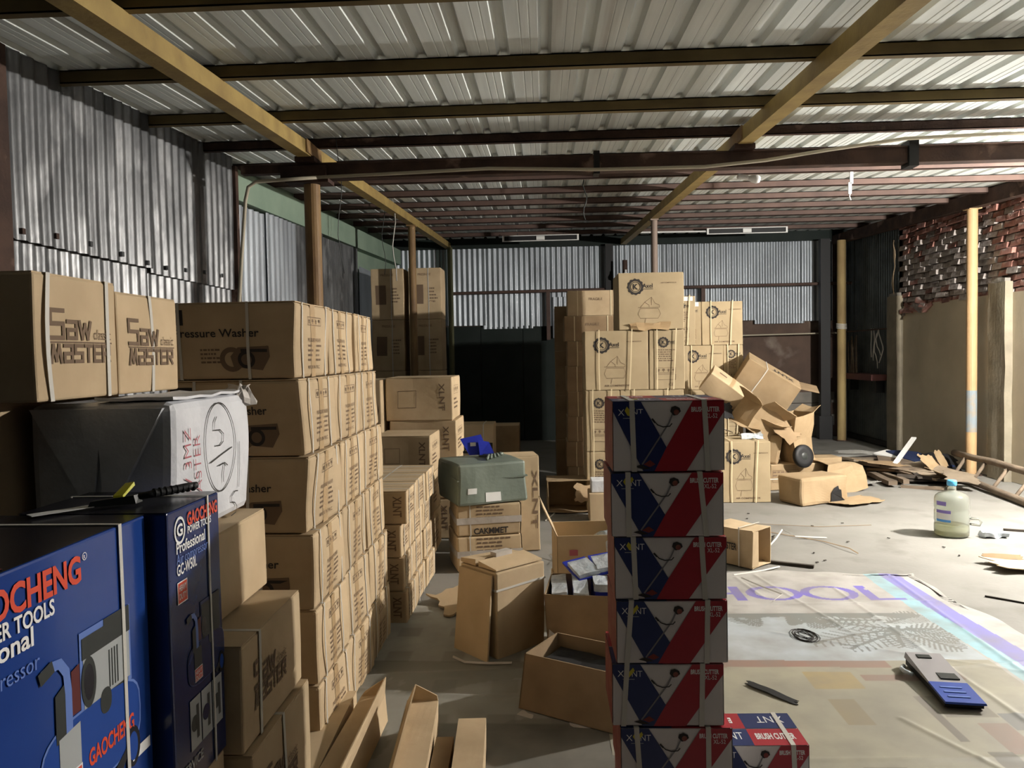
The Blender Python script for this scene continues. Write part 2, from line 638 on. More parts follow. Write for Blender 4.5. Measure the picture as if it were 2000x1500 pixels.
    def flaps(self, m=None, along='x', gap=.004, t=.003):
        """two top flaps with a seam between them"""
        m = m or M_CARD
        for s in (-1, 1):
            mb = MB()
            if along == 'x':
                y0, y1 = (gap / 2, self.sy / 2 - .003) if s > 0 else (-self.sy / 2 + .003, -gap / 2)
                mb.box(-self.sx / 2 + .003, self.sx / 2 - .003, y0, y1, self.sz - .001, self.sz + t)
            else:
                x0, x1 = (gap / 2, self.sx / 2 - .003) if s > 0 else (-self.sx / 2 + .003, -gap / 2)
                mb.box(x0, x1, -self.sy / 2 + .003, self.sy / 2 - .003, self.sz - .001, self.sz + t)
            mb.v = [tuple(self.deform(p)) for p in mb.v]
            mb.build('flap', m, self.root)
        return self

    def done(self):
        for (mn, nm), mb in self.prints.items():
            o = mb.build(nm, bpy.data.materials[mn], self.body)
            if nm == 'print':
                o['kind'] = 'stuff'
        self.prints = {}
        return self


def crumple(o, amt, freq=3.0, seed=0.0, cuts=3):
    bm = bmesh.new()
    bm.from_mesh(o.data)
    bmesh.ops.subdivide_edges(bm, edges=bm.edges[:], cuts=cuts, use_grid_fill=True)
    for v in bm.verts:
        v.co += noise.noise_vector(v.co * freq + Vector((seed, seed * .7, -seed))) * amt
    bmesh.ops.recalc_face_normals(bm, faces=bm.faces)
    bm.to_mesh(o.data)
    bm.free()
    return o


def open_carton(label, loc, size, rot=(0, 0, 0), flaps=(None, None, None, None), material=None, group=None,
                crush=0.0, seed=1.0, t=.006, floor_in=True, taper=(0, 0), open_end=None):
    """walls and floor panels of an open carton; flaps are opening angles (deg from upright, outwards) for -Y,+X,+Y,-X"""
    m = material or M_CARD
    sx, sy, sz = size
    root = thing('open_carton', label, 'box', loc, rot, group)
    hx, hy = sx / 2, sy / 2
    tx, ty = taper

    def pan(name, mb, par=root, mm=m):
        o = mb.build(name, mm, par)
        if crush:
            crumple(o, crush, 4.0, seed)
        return o
    if open_end != '-Y':
        pan('side_panel', MB().hexa([(-hx, -hy, 0), (hx, -hy, 0), (hx, -hy + t, 0), (-hx, -hy + t, 0)],
                                [(-hx + tx, -hy + ty, sz), (hx - tx, -hy + ty, sz), (hx - tx, -hy + ty + t, sz), (-hx + tx, -hy + ty + t, sz)]))
    if open_end != '+Y':
        pan('side_panel', MB().hexa([(-hx, hy - t, 0), (hx, hy - t, 0), (hx, hy, 0), (-hx, hy, 0)],
                                [(-hx + tx, hy - ty - t, sz), (hx - tx, hy - ty - t, sz), (hx - tx, hy - ty, sz), (-hx + tx, hy - ty, sz)]))
    if open_end != '-X':
        pan('side_panel', MB().hexa([(-hx, -hy, 0), (-hx + t, -hy, 0), (-hx + t, hy, 0), (-hx, hy, 0)],
                                [(-hx + tx, -hy + ty, sz), (-hx + tx + t, -hy + ty, sz), (-hx + tx + t, hy - ty, sz), (-hx + tx, hy - ty, sz)]))
    if open_end != '+X':
        pan('side_panel', MB().hexa([(hx - t, -hy, 0), (hx, -hy, 0), (hx, hy, 0), (hx - t, hy, 0)],
                                [(hx - tx - t, -hy + ty, sz), (hx - tx, -hy + ty, sz), (hx - tx, hy - ty, sz), (hx - tx - t, hy - ty, sz)]))
    if floor_in:
        pan('bottom_panel', MB().box(-hx, hx, -hy, hy, 0, t))
    if open_end:
        pan('top_panel', MB().box(-hx + tx, hx - tx, -hy + ty, hy - ty, sz - t, sz))
    dirs = [((0, -1), sx), ((1, 0), sy), ((0, 1), sx), ((-1, 0), sy)]
    for (d, wd), ang in zip(dirs, flaps):
        if ang is None:
            continue
        a = R(ang)
        ln = (min(sx, sy)) * .48
        d = Vector((d[0], d[1], 0))
        s = Vector((-d.y, d.x, 0))
        out = d * math.sin(a) + Vector((0, 0, 1)) * math.cos(a)
        nn = d * math.cos(a) - Vector((0, 0, 1)) * math.sin(a)
        base = Vector((d.x * (hx - tx), d.y * (hy - ty), sz - .001))
        w2 = wd / 2 - .004
        b = [base - s * w2 - nn * t / 2, base + s * w2 - nn * t / 2, base + s * w2 + nn * t / 2, base - s * w2 + nn * t / 2]
        tp = [p + out * ln for p in b]
        recalc(pan('flap', MB().hexa(b, tp)))
    return root


def board(label, loc, size, rot, m, name='wooden_board', cat='board', group=None, warp=.008, seed=0):
    o = MB().box(-size[0] / 2, size[0] / 2, -size[1] / 2, size[1] / 2, 0, size[2]).build(name, m, None, False, loc, rot)
    if warp:
        crumple(o, warp, 2.5, seed, 4)
    return tag(o, label, cat, group)


def torn_sheet(label, loc, size, rot, m, seed, amt=.03, t=.005, name='cardboard_piece', cat='cardboard', group=None, jag=.12):
    """an uneven, bent piece of sheet with torn edges and thickness"""
    rr = random.Random(seed)
    n = 8
    sx, sy = size
    mb = MB()
    V = []
    for k, z in enumerate((0, t)):
        for i in range(n + 1):
            for j in range(n + 1):
                u = i / n - .5
                v = j / n - .5
                V.append([u * sx, v * sy, z])
    edge = {}
    for i in range(n + 1):
        for j in range(n + 1):
            if i in (0, n) or j in (0, n):
                edge[(i, j)] = (rr.uniform(-jag, jag * .2) * sx, rr.uniform(-jag, jag * .2) * sy)
    for (i, j), (dx, dy) in edge.items():
        for k in range(2):
            p = V[k * (n + 1) ** 2 + i * (n + 1) + j]
            if i in (0, n):
                p[0] += dx * (1 if i == n else -1)
            if j in (0, n):
                p[1] += dy * (1 if j == n else -1)
    W = []
    for p in V:
        q = noise.noise_vector(Vector((p[0] * 2.5 + seed, p[1] * 2.5, seed * .3)))
        W.append((p[0], p[1], p[2] + (q.z + .5) * amt))
    F = []
    m2 = (n + 1) ** 2
    for i in range(n):
        for j in range(n):
            a = i * (n + 1) + j
            F.append((a, a + 1, a + n + 2, a + n + 1))
            F.append((m2 + a, m2 + a + n + 1, m2 + a + n + 2, m2 + a + 1))
    rim = [(0, j) for j in range(n)] + [(i, n) for i in range(n)] + [(n, j) for j in range(n, 0, -1)] + [(i, 0) for i in range(n, 0, -1)]
    for k in range(len(rim)):
        a = rim[k][0] * (n + 1) + rim[k][1]
        b = rim[(k + 1) % len(rim)]
        b = b[0] * (n + 1) + b[1]
        F.append((a, b, m2 + b, m2 + a))
    mb.v, mb.f = W, F
    o = recalc(mb.build(name, m, None, False, loc, rot))
    return tag(o, label, cat, group)

# ================================================================== STRUCTURE
def zr(y):
    """underside of the rafters at depth y: the roof climbs gently to the back"""
    return 3.01 + .056 * (y - 3.03)


def structure(o):
    o['kind'] = 'structure'
    return o


# floor, a slightly uneven slab
mb = MB()
nx, ny = 60, 110
for j in range(ny + 1):
    for i in range(nx + 1):
        x = -3.2 + 9.2 * i / nx
        y = -3.6 + 18.6 * j / ny
        mb.v.append((x, y, -.004 + .004 * noise.noise(Vector((x * .9, y * .9, 3)))))
for j in range(ny):
    for i in range(nx):
        a = j * (nx + 1) + i
        mb.f.append((a, a + 1, a + nx + 2, a + nx + 1))
structure(mb.build('floor', M_CONC, smooth=True))

# ceiling: ribbed roofing sheets
ceiling = structure(empty('ceiling'))
Y0, Y1 = -.6, 14.9
xs = -2.80
k = 0
while xs < 6.2:
    prof = []
    x = 0.0
    for r_ in range(4):
        prof += [(x, 0), (x + .062, 0), (x + .066, .003), (x + .070, 0), (x + .106, 0), (x + .110, .003), (x + .114, 0), (x + .150, 0), (x + .166, .030), (x + .204, .030)]
        x += .22
    prof.append((x, 0))
    mb = MB()
    dz = .0015 if k % 2 else 0
    for (px, pz) in prof:
        for y in (Y0, 3.0, 9.0, Y1):
            mb.v.append((xs + px, y, zr(y) + .172 + pz + dz))
    for i in range(len(prof) - 1):
        for j in range(3):
            a = i * 4 + j
            mb.f.append((a, a + 1, a + 5, a + 4))
    mb.build('roof_sheet', M_ROOF, ceiling)
    xs += .88
    k += 1


def corrugated(name, m, parent, org, along, length, z0, z1, amp=.012, pitch=.1, normal=(1, 0, 0), flat=False, bend=0, seed=0, rows=4):
    """a corrugated sheet standing on edge; z1 may be a function of the distance along it"""
    mb = MB()
    org = Vector(org)
    al = Vector(along).normalized()
    nr = Vector(normal)
    n = max(2, int(length / pitch * 8))
    for i in range(n + 1):
        s = length * i / n
        top = z1(s) if callable(z1) else z1
        for j in range(rows + 1):
            z = z0 + (top - z0) * j / rows
            off = 0 if flat else amp * math.sin(2 * math.pi * s / pitch)
            off += bend * noise.noise(Vector((s * 1.3 + seed, z * 1.1, seed)))
            mb.v.append(tuple(org + al * s + nr * off + Vector((0, 0, z))))
    for i in range(n):
        for j in range(rows):
            a = i * (rows + 1) + j
            mb.f.append((a, a + rows + 1, a + rows + 2, a + 1))
    return mb.build(name, m, parent, smooth=True)


# left wall: backing, two tiers of corrugated tin up front, green masonry with tin against it further back
wall_left = structure(MB().box(-3.0, -2.82, -.6, 14.7, 0, 4.0).build('wall_left', M_GREENWALL))
ys = [-.5, .9, 2.3, 3.7, 5.10, 6.52]
for i in range(5):
    a, b = ys[i], ys[i + 1]
    corrugated('tin_sheet', M_TIN, wall_left, (-2.65 + .012 * (i % 2), a, 0), (0, 1, 0), b - a + .04, 2.24 + .03 * (i % 2), lambda s, a=a: zr(a + s) + .165, bend=.012, seed=i, pitch=.105)
    corrugated('tin_sheet', M_TIN, wall_left, (-2.685, a, 0), (0, 1, 0), b - a + .05, 0.02, 2.31, bend=.01, seed=i + 20, pitch=.105)
ys2 = [6.58, 7.5, 8.4, 9.35, 10.3, 11.2]
for i in range(5):
    a, b = ys2[i], ys2[i + 1]
    corrugated('tin_sheet', M_TIN_B if i < 2 else M_TIN, wall_left, (-2.73 + .01 * (i % 2), a, 0), (0, 1, 0), b - a + .06, .02, lambda s, a=a, i=i: 3.02 + .04 * (a + s - 6.5) + .02 * (i % 3), amp=.014 if i < 3 else .008, pitch=.14 if i < 3 else .075, bend=.02, seed=i + 40)  # brighter tin on the first two sheets paints in their highlights
corrugated('tin_sheet', M_TIN_B, wall_left, (-2.71, 11.25, 0), (0, 1, 0), 1.5, .02, 2.98, flat=True, bend=.01, seed=61)
corrugated('tin_sheet', M_TIN, wall_left, (-2.73, 12.8, 0), (0, 1, 0), 1.6, .02, 2.85, bend=.01, seed=62)
MB().hexa([(-2.83, 6.6, 3.05), (-2.69, 6.6, 3.05), (-2.69, 14.5, 3.365), (-2.83, 14.5, 3.365)], [(-2.83, 6.6, 3.32), (-2.69, 6.6, 3.32), (-2.69, 14.5, 3.64), (-2.83, 14.5, 3.64)]).build('ring_beam', M_GREENWALL, wall_left)
MB().box(-2.69, -2.62, 6.53, 6.59, 0, 3.3).build('steel_post', M_RUST, wall_left)
MB().box(-2.65, -2.605, 3.58, 3.70, 0, 3.2).build('steel_post', M_RUST, wall_left)
for i in range(9):
    y = 3.8 + i * .30 + .03 * math.sin(i * 5)
    MB().box(-2.64, -2.626, y, y + .025, 2.30 + .02 * math.sin(i), 2.33 + .02 * math.sin(i)).build('fixing_clip', M_RUST if i < 2 else M_TIN, wall_left)

# back wall: tin above, near-black panels painting in the shade below at left, brown render over blockwork at right
wall_back = structure(MB().box(-3.1, 5.9, 14.62, 14.8, 0, 4.2).build('wall_back', M_BROWNWALL))
xs = -2.8
i = 0
while xs < 5.15:
    w = [.86, .78, .9, .82][i % 4]
    w = min(w, 5.3 - xs)
    corrugated('tin_sheet', M_TIN_B, wall_back, (xs, 14.55 - .012 * (i % 2), 0), (1, 0, 0), w + .05, 2.16 + .04 * math.sin(i * 2.1), 3.80, normal=(0, -1, 0), pitch=.1, bend=.008, seed=i + 80)
    xs += w
    i += 1
corrugated('tin_sheet', M_TIN_B, wall_back, (.16, 14.50, 0), (1, 0, 0), .75, 1.93, 2.7, normal=(0, -1, 0), pitch=.1, seed=99)
for i in range(6):
    x = -2.8 + i * .8
    MB().box(x, x + .79, 14.56, 14.60, 0, 2.16 + .02 * (i % 2)).build('shade_panel', M_BLACKGREEN, wall_back)
for r_ in range(4):
    x = 2.0 - (.2 if r_ % 2 else 0)
    while x < 5.2:
        MB().box(x + .006, x + .394, 14.585 - rnd.uniform(0, .012), 14.63, r_ * .21 + .005, r_ * .21 + .203).build('concrete_block', M_BLOCK, wall_back)
        x += .4
MB().box(-2.82, 5.6, 14.5, 14.62, 3.64, 4.1).build('top_board', M_BLACKGREEN, wall_back)

# right wall: smooth brown plaster below, exposed rough brickwork above
wall_right = structure(MB().box(5.60, 5.85, 7.6, 12.42, 0, 2.28).box(5.665, 5.85, 7.6, 12.42, 2.28, 4.0).build('wall_right', M_PLASTER))
MB().box(5.655, 5.67, 7.6, 12.42, 2.275, 3.95).build('mortar_bed', M_MORTAR, wall_right)
MB().box(5.64, 5.85, -.6, 7.6, 0, 4.0).build('dark_wall_length', M_MORTAR, wall_right)  # unseen length, made dark to cut the lamp light bounced off it
brick_meshes = []
for v in range(10):
    mb = MB()
    rr = random.Random(v)
    c = lambda a: a + rr.uniform(-.008, .008)
    d = .055
    mb.hexa([(c(-.01), c(0), c(0)), (.07, c(0), c(0)), (.07, c(.22), c(0)), (c(-.01), c(.22), c(0))],
            [(c(0), c(0.008), c(.068)), (.07, c(0), c(.068)), (.07, c(.22), c(.068)), (c(0), c(.212), c(.068))])
    o = mb.build('brick', M_BRICK_G if v in (3, 6, 8) else M_BRICK, wall_right)
    crumple(o, .006, 14, v * 3.1, 1)
    brick_meshes.append(o.data)
    bpy.data.objects.remove(o)
nb = 0
for r_ in range(16):
    z = 2.262 + r_ * .0815
    y = 8.30 + (.115 if r_ % 2 else 0)
    while y + .2 < 12.45:
        mid = abs(y - 10.9) < 1.3 and 2.3 < z < 3.2
        lst = [3, 6, 8, 3, 6, 8, 1] if mid else [0, 1, 2, 4, 5, 7, 9, 3]
        o = bpy.data.objects.new('brick', brick_meshes[rnd.choice(lst)])
        COL.objects.link(o)
        o.parent = wall_right
        o.location = (5.612 + rnd.uniform(-.018, .03), y + rnd.uniform(-.006, .006), z + rnd.uniform(-.005, .005))
        o.rotation_euler = (rnd.uniform(-.03, .03), 0, rnd.uniform(-.08, .08))
        y += .236
        nb += 1
# ragged lower edge of the brickwork
for i in range(12):
    o = bpy.data.objects.new('brick', brick_meshes[rnd.choice([0, 1, 2, 3, 6])])
    COL.objects.link(o)
    o.parent = wall_right
    o.location = (5.58 + rnd.uniform(-.02, .02), 11.35 + i * .085, 2.25 - rnd.uniform(.0, .13))
    o.rotation_euler = (rnd.uniform(-.5, .5), rnd.uniform(-.2, .2), rnd.uniform(-.3, .3))

# dark tin corner between the brick wall and the back wall
wall_corner = structure(MB().box(5.68, 5.85, 12.42, 14.62, 0, 4.0).build('wall_corner', M_BLACKGREEN))
for i in range(3):
    corrugated('tin_sheet', M_TIN_D, wall_corner, (5.62 + .008 * i, 12.45 + i * .7, 0), (0, 1, 0), .72, .03, 3.75, normal=(-1, 0, 0), pitch=.085, amp=.01, seed=i + 120, bend=.01)
MB().box(5.55, 5.60, 12.4, 14.5, .02, .10).build('sill_rail', M_BLACK, wall_corner)


# ------------------------------------------------------------------ roof steel
def c_section(x0, x1, y, z, w, h, t, slope_axis='x'):
    """a channel purlin running across the room"""
    mb = MB()
    mb.box(x0, x1, y, y + t, z, z + h)
    mb.box(x0, x1, y, y + w, z, z + t)
    mb.box(x0, x1, y, y + w, z + h - t, z + h)
    return mb


ords = ['nearest the camera', 'second from the camera', 'third from the camera', 'just in front of the heavy beam',
        'directly behind the heavy cross beam', 'second behind the heavy beam', 'third behind the heavy beam', 'fourth behind the heavy beam',
        'fifth behind the heavy beam', 'sixth behind the heavy beam', 'seventh behind the heavy beam', 'last before the back wall']
py = [3.20, 4.16, 5.12, 5.96, 6.85, 7.70, 8.60, 9.50, 10.40, 11.30, 12.25, 13.35]
for i, y in enumerate(py):
    z = zr(y) + .1
    m = M_PURLIN_Y if i < 3 else M_RUST if i == 3 else M_PURLIN
    o = c_section(-2.79, 5.55, y, z, .05, .07, .006).build('roof_purlin', m)
    tag(o, ['olive', 'olive', 'olive', 'dark rusty'][i] + ' steel purlin under the roof, ' + ords[i] if i < 4 else 'brown steel purlin under the roof, ' + ords[i], 'beam', 'purlins across the roof')
for y in (2.4, 1.4):
    tag(c_section(-2.79, 5.55, y, zr(y) + .1, .05, .07, .006).build('roof_purlin', M_PURLIN_Y), 'olive steel purlin out of view above the camera, %s' % ('first' if y > 2 else 'second'), 'beam', 'purlins across the roof')


def rafter(x, label):
    root = thing('roof_rafter', label, 'beam', (x, 0, 0), group='rafters along the roof')
    w = .052
    for a, b in ((.5, 5.82), (5.82, 14.5)):
        MB().hexa([(-w, a, zr(a)), (w, a, zr(a)), (w, b, zr(b)), (-w, b, zr(b))],
                  [(-w, a, zr(a) + .1), (w, a, zr(a) + .1), (w, b, zr(b) + .1), (-w, b, zr(b) + .1)]).build('beam_length', M_RAFTER, root)
    MB().box(-.075, .075, 5.79, 6.01, 3.133, 3.17).build('bearing_bracket', M_RUST, root)
    MB().box(-.062, -.052, 5.66, 6.04, zr(5.8) + .005, zr(5.8) + .1).box(.052, .062, 5.66, 6.04, zr(5.8) + .005, zr(5.8) + .1).build('splice_plate', M_PIPE, root)
    return root


rafter(-1.79, 'yellow painted steel rafter running back above the left hand column')
rafter(1.5, 'yellow painted steel rafter running back over the boxes on the right')
edge = MB().hexa([(5.33, 0, 2.95), (5.45, 0, 2.95), (5.45, 14.5, 3.56), (5.33, 14.5, 3.56)],
                 [(5.33, 0, 3.14), (5.45, 0, 3.14), (5.45, 14.5, 3.72), (5.33, 14.5, 3.72)]).build('edge_beam', M_RUST)
tag(edge, 'dark rusty edge beam running along the top of the brick wall', 'beam')

beam = thing('cross_beam', 'heavy rusty steel cross beam carried by the left hand column', 'beam', (0, 5.9, 3.01))
mb = MB().box(-2.0, 5.5, -.05, .05, 0, .014).box(-2.0, 5.5, -.05, .05, .108, .122).box(-2.0, 5.5, -.045, -.03, .014, .108)
mb.build('beam_body', M_RUST, beam)
MB().box(-2.31, -2.0, -.035, .035, .055, .12).build('beam_stub', M_RUST, beam)
MB().box(.39, .435, -.06, .06, -.02, .15).build('clamp_plate', M_BLACK, beam)
MB().box(2.70, 2.77, -.075, .06, -.03, .16).build('clamp_plate', M_BLACK, beam)
MB().box(-1.95, -1.62, -.085, .085, -.03, -.001).build('cap_plate', M_RUST, beam)
MB().box(-1.95, -1.64, -.07, .07, .02, .10).build('stiffener', M_RUST, beam)


def column(label, x, y, z, r, m, group='round steel columns', cap=True, band=None):
    root = thing('steel_column', label, 'column', (x, y, 0), group=group)
    MB().tube([(0, 0, 0), (0, 0, z)], r, 20).build('pipe', m, root, smooth=False)
    MB().box(-r * 1.5, r * 1.5, -r * 1.5, r * 1.5, 0, .012).build('base_plate', M_RUST, root)
    if cap:
        MB().box(-r * 1.25, r * 1.25, -r * 1.25, r * 1.25, z, z + .02).build('cap_plate', m, root)
    if band:
        MB().tube([(0, 0, band[0]), (0, 0, band[1])], r * 1.012, 20).build('paint_band', mat('pale_blue_paint', (.24, .28, .31), .7, col2=(.34, .27, .18), scale=6, lo=.5, hi=.7), root)
    return root


column('thick rusty yellow column under the heavy beam behind the washer cartons', -1.77, 5.9, 2.975, .062, M_PIPE, cap=False)
column('yellow pipe column in front of the tall far left carton stack', -1.79, 10.5, zr(10.5) - .02, .05, M_PIPE)
column('tan pipe column with a pale blue painted band against the brick wall', 5.415, 10.0, 3.36, .062, M_PIPE_TAN, band=(.55, 1.08), cap=True)
column('slim grey pipe column rising behind the topmost logo carton', 1.5, 10.5, zr(10.5) - .02, .043, mat('grey_brown_pipe', (.22, .17, .14), .6))
column('thin brown pipe near the back wall with a small bulb on it', 1.47, 14.0, 3.30, .045, M_RUST, cap=False)
column('greenish timber post standing at the back wall on the left', -1.74, 14.35, 3.65, .05, mat('olive_post', (.15, .15, .085), .8), cap=False)
blackpost = tag(MB().box(-.07, .07, -.05, .05, 0, 3.65).build('wall_post', M_BLACK, None, False, (1.22, 14.4, 0)), 'black square post against the back tin, left of the logo cartons', 'post')
column('upright yellow timber pole tied with rope at the back right corner', 5.27, 13.9, 3.55, .075, M_BAMBOO, cap=False)
bp = thing('wall_post', 'black square post beside the timber pole in the back right corner', 'post', (5.08, 14.2, 0))
MB().box(-.085, .085, -.06, .06, 0, 3.62).build('post_body', M_BLACK, bp)
MB().box(-.12, .12, -.08, .08, 0, .42).build('post_foot', M_BLACK, bp)
tag(MB().box(-.05, .05, -.02, .02, 0, 3.6).build('tin_strip', M_TIN_B, None, False, (5.46, 14.3, 0)), 'pale tin strip standing behind the timber pole', 'strip')

# concrete posts on the right wall
for (x0, x1, y0, y1, h, lab) in ((5.51, 5.6, 9.46, 9.82, 2.41, 'rough concrete pillar with a broken top right of the tan column'),
                                 (5.50, 5.6, 12.28, 12.62, 2.45, 'rough concrete pillar at the far end of the plastered wall')):
    root = thing('concrete_pillar', lab, 'pillar', ((x0 + x1) / 2, (y0 + y1) / 2, 0), group='concrete pillars on the right wall')
    o = MB().box(-(x1 - x0) / 2, (x1 - x0) / 2, -(y1 - y0) / 2, (y1 - y0) / 2, 0, h).build('shaft', M_POST, root)
    crumple(o, .012, 6, h * 3, 6)
    o = MB().box(-.04, .04, -.15, .12, h - .01, h + .05).build('broken_top', M_BLOCK, root)
    crumple(o, .02, 9, h, 3)

# rails across the back wall
tag(MB().tube([(-1.7, 14.42, 2.80), (1.2, 14.42, 2.82), (5.6, 14.3, 2.83)], .028, 8).build('wall_rail', M_PURLIN), 'brown pipe rail running across the back tin wall', 'rail')
tag(MB().tube([(2.4, 14.44, 1.90), (5.55, 14.4, 1.93)], .014, 6).build('wall_rail', M_CREAMPL), 'thin pale pipe across the stained brown back wall', 'rail')
for x, z0, lab in ((.08, 1.9, 'brown upright stud on the back tin left of the dark cartons'), (2.95, 2.2, 'brown upright stud on the back tin above the right hand cartons')):
    tag(MB().box(x - .035, x + .035, 14.40, 14.46, z0, 2.82).build('wall_stud', M_PURLIN), lab, 'post')

# tie beam plank at the corner with brush
shelf = thing('wall_shelf', 'dull red shelf board fixed in the dark back right corner', 'shelf', (5.47, 13.45, 1.10))
MB().box(-.13, .13, -.62, .62, 0, .10).build('shelf_box', M_SHELF, shelf)
MB().box(-.02, .12, -.55, -.5, -.2, 0).build('bracket', M_BLACK, shelf)
MB().box(-.02, .12, .5, .55, -.2, 0).build('bracket', M_BLACK, shelf)
for i in range(9):
    o = MB().tube([(0, 0, 0), (.03 * math.sin(i * 2), .04 * math.cos(i), .55 + .12 * math.sin(i * 3.3))], .011, 5).build('wooden_stick', M_WOOD, None, False, (5.44 + .012 * (i % 3), 14.0 - i * .035, 1.205))
    tag(o, 'thin wooden stick standing on the dull red corner shelf', 'stick', 'sticks on the corner shelf')

# ------------------------------------------------------------------ electrical bits
def lampfix(name, label, loc, power, color, radius):
    root = thing(name, label, 'lamp', loc)
    MB().lathe([(.001, -.045), (.03, -.04), (.042, -.015), (.042, .01), (.025, .045), (.02, .06)], 16).build('bulb', M_BULB, root, True)
    MB().lathe([(.021, .06), (.024, .062), (.024, .12), (.012, .13)], 12).build('socket', M_BLACK, root)
    l = lamp('lamp_light', (0, 0, -.01), power, color, radius)
    l.parent = root
    return root


w = lampfix('wall_bulb', 'bright bulb on the right wall just out of the picture', LAMP_POS, LAMP_POWER, (1, .955, .88), .055)
MB().tube([(0, 0, .12), (0, 0, .2), (.44, 0, .22)], .012, 6).build('bracket_arm', M_BLACK, w)
for (x, w_, y, z, lab) in ((-.04, 1.28, 12.95, 3.58, 'unlit tube light batten hanging in the dark on the left'), (3.38, 1.32, 12.95, 3.62, 'unlit white tube light batten under the roof on the right')):
    root = thing('tube_light', lab, 'light', (x, y, z), group='tube light battens at the back')
    h = w_ / 2
    MB().box(-h, h, 0, .03, .038, .05).box(-h, h, 0, .03, -.05, -.038).box(-h, -h + .03, 0, .03, -.038, .038).box(h - .03, h, 0, .03, -.038, .038).box(-.07, .07, 0, .035, -.03, .03).build('frame', M_WHITEPL, root)
    MB().box(-h + .03, h - .03, .02, .028, -.038, .038).build('reflector', M_BLACK, root)
    MB().tube([(-h * .6, .015, .05), (-h * .6, .015, zr(y) + .1 - z)], .006, 5).build('hanger', M_BLACK, root)
    MB().tube([(h * .6, .015, .05), (h * .6, .015, zr(y) + .1 - z)], .006, 5).build('hanger', M_BLACK, root)
tag(MB().tube([(1.6, 12.95, 3.63), (2.7, 12.95, 3.62)], .014, 6).build('conduit_pipe', M_WHITEPL), 'white conduit leading to the right tube light', 'pipe')
P = [(-1.70, 5.80, 3.01), (-1.2, 5.80, 3.02), (-.4, 5.80, 3.04), (.4, 5.80, 3.01), (1.2, 5.79, 3.005), (1.65, 5.79, 3.04), (2.1, 5.78, 3.10), (2.65, 5.78, 3.165), (3.3, 5.78, 3.18), (4.4, 5.78, 3.17)]
tag(MB().tube(P, .013, 8).build('conduit_pipe', M_CREAMPL, None, True), 'long cream conduit sagging along the heavy cross beam', 'pipe')
P = [(-1.70, 5.80, 3.01), (-1.95, 5.8, 3.0), (-2.17, 5.8, 2.99), (-2.23, 5.8, 2.95), (-2.255, 5.8, 2.85), (-2.30, 5.8, 2.4), (-2.37, 5.8, 1.6), (-2.4, 5.8, .0)]
tag(MB().tube(P, .014, 8).build('conduit_pipe', M_CREAMPL, None, True), 'bent conduit dropping down beside the left tin wall', 'pipe')
sw = thing('hanging_switch', 'small switch strip dangling from the roof on the right', 'switch', (3.05, 7.75, 3.10))
MB().box(-.03, .0, -.01, .01, .16, .30).build('upper_strip', M_WHITEPL, sw)
MB().box(-.045, -.015, -.01, .01, .06, .17).build('lower_strip', M_WHITEPL, sw)
MB().tube([(-.03, 0, .06), (-.032, 0, .03), (-.02, 0, 0)], .006, 6).build('hook', M_WHITEPL, sw)
MB().tube([(-.015, 0, .30), (-.012, 0, zr(7.75) + .1 - 3.1 + .07)], .004, 5).build('cord', M_WHITEPL, sw)
bl = thing('lamp_holder', 'small unlit white bulb pointing sideways under the cross beam', 'lamp', (1.52, 6.0, 2.97), (0, R(100), 0))
MB().lathe([(.001, .15), (.022, .145), (.034, .12), (.03, .09), (.018, .06), (.018, .05)], 14).build('bulb', M_WHITEPL, bl, True)
MB().lathe([(.019, .055), (.021, .05), (.021, -.02), (.012, -.03)], 12).build('holder', M_WHITEPL, bl)
bl = thing('lamp_holder', 'small white bulb fixed on the thin pipe at the back', 'lamp', (1.47, 13.9, 3.02))
MB().lathe([(.001, -.06), (.04, -.05), (.05, 0), (.02, .06), (.02, .1)], 12).build('bulb', M_WHITEPL, bl, True)

# strings and torn straps hanging from the roof at the left
for i, (x, y, z0, l, lab) in enumerate(((-1.95, 9.4, 2.65, .8, 'thin grey cord hanging nearest the far left column'),
                                    (-1.78, 9.2, 2.55, .62, 'white plastic strap dangling beside the far left column'),
                                    (-1.57, 5.95, 2.30, .72, 'thin wire hanging beside the thick rusty column'),
                                    (.45, 8.2, 3.05, .38, 'fine thread hanging below the middle purlins'))):
    P = [(x + .02 * math.sin(k * 1.3 + i), y + .01 * math.cos(k), z0 + (zr(y) + .172 - z0) * k / 7) for k in range(8)]
    tag(MB().tube(P, [.004, .0035, .003, .006][i] if i != 1 else .007, 5).build('loose_twine', M_STRAP if i == 1 else M_DGREY, None, True), lab, 'cord')
# ropes and rags in the back right corner
for i in range(5):
    P = [(5.50 + .02 * math.sin(k + i), 13.2 - i * .09 + .05 * math.sin(k * .9 + i * 2), 1.95 - .09 * k + .02 * math.cos(k * 2 + i)) for k in range(6 + i % 3)]
    tag(MB().tube(P, .009, 5).build('rope_end', M_STRAP, None, True), 'pale rope end hanging from the rail in the dark corner', 'rope', 'rope ends in the corner')
tag(MB().tube([(5.3, 14.2, 1.93), (5.45, 13.5, 1.94), (5.55, 12.5, 1.95)], .012, 6).build('wall_rail', M_RUST), 'dark rail in the corner carrying the rope ends', 'rail')
P = [(5.56, 12.52, 3.1 - .13 * k) for k in range(10)]
o = MB().ribbon([(5.54 + .015 * math.sin(k), 12.46 + .02 * math.sin(k * 1.7), 3.35 - .135 * k) for k in range(11)], (.3, 1, 0), .13, .01).build('hanging_rag', M_TANCLOTH, None, True)
tag(crumple(o, .04, 6, 3, 1), 'twisted tan rag hanging at the end of the brick wall', 'cloth')
rope = MB()
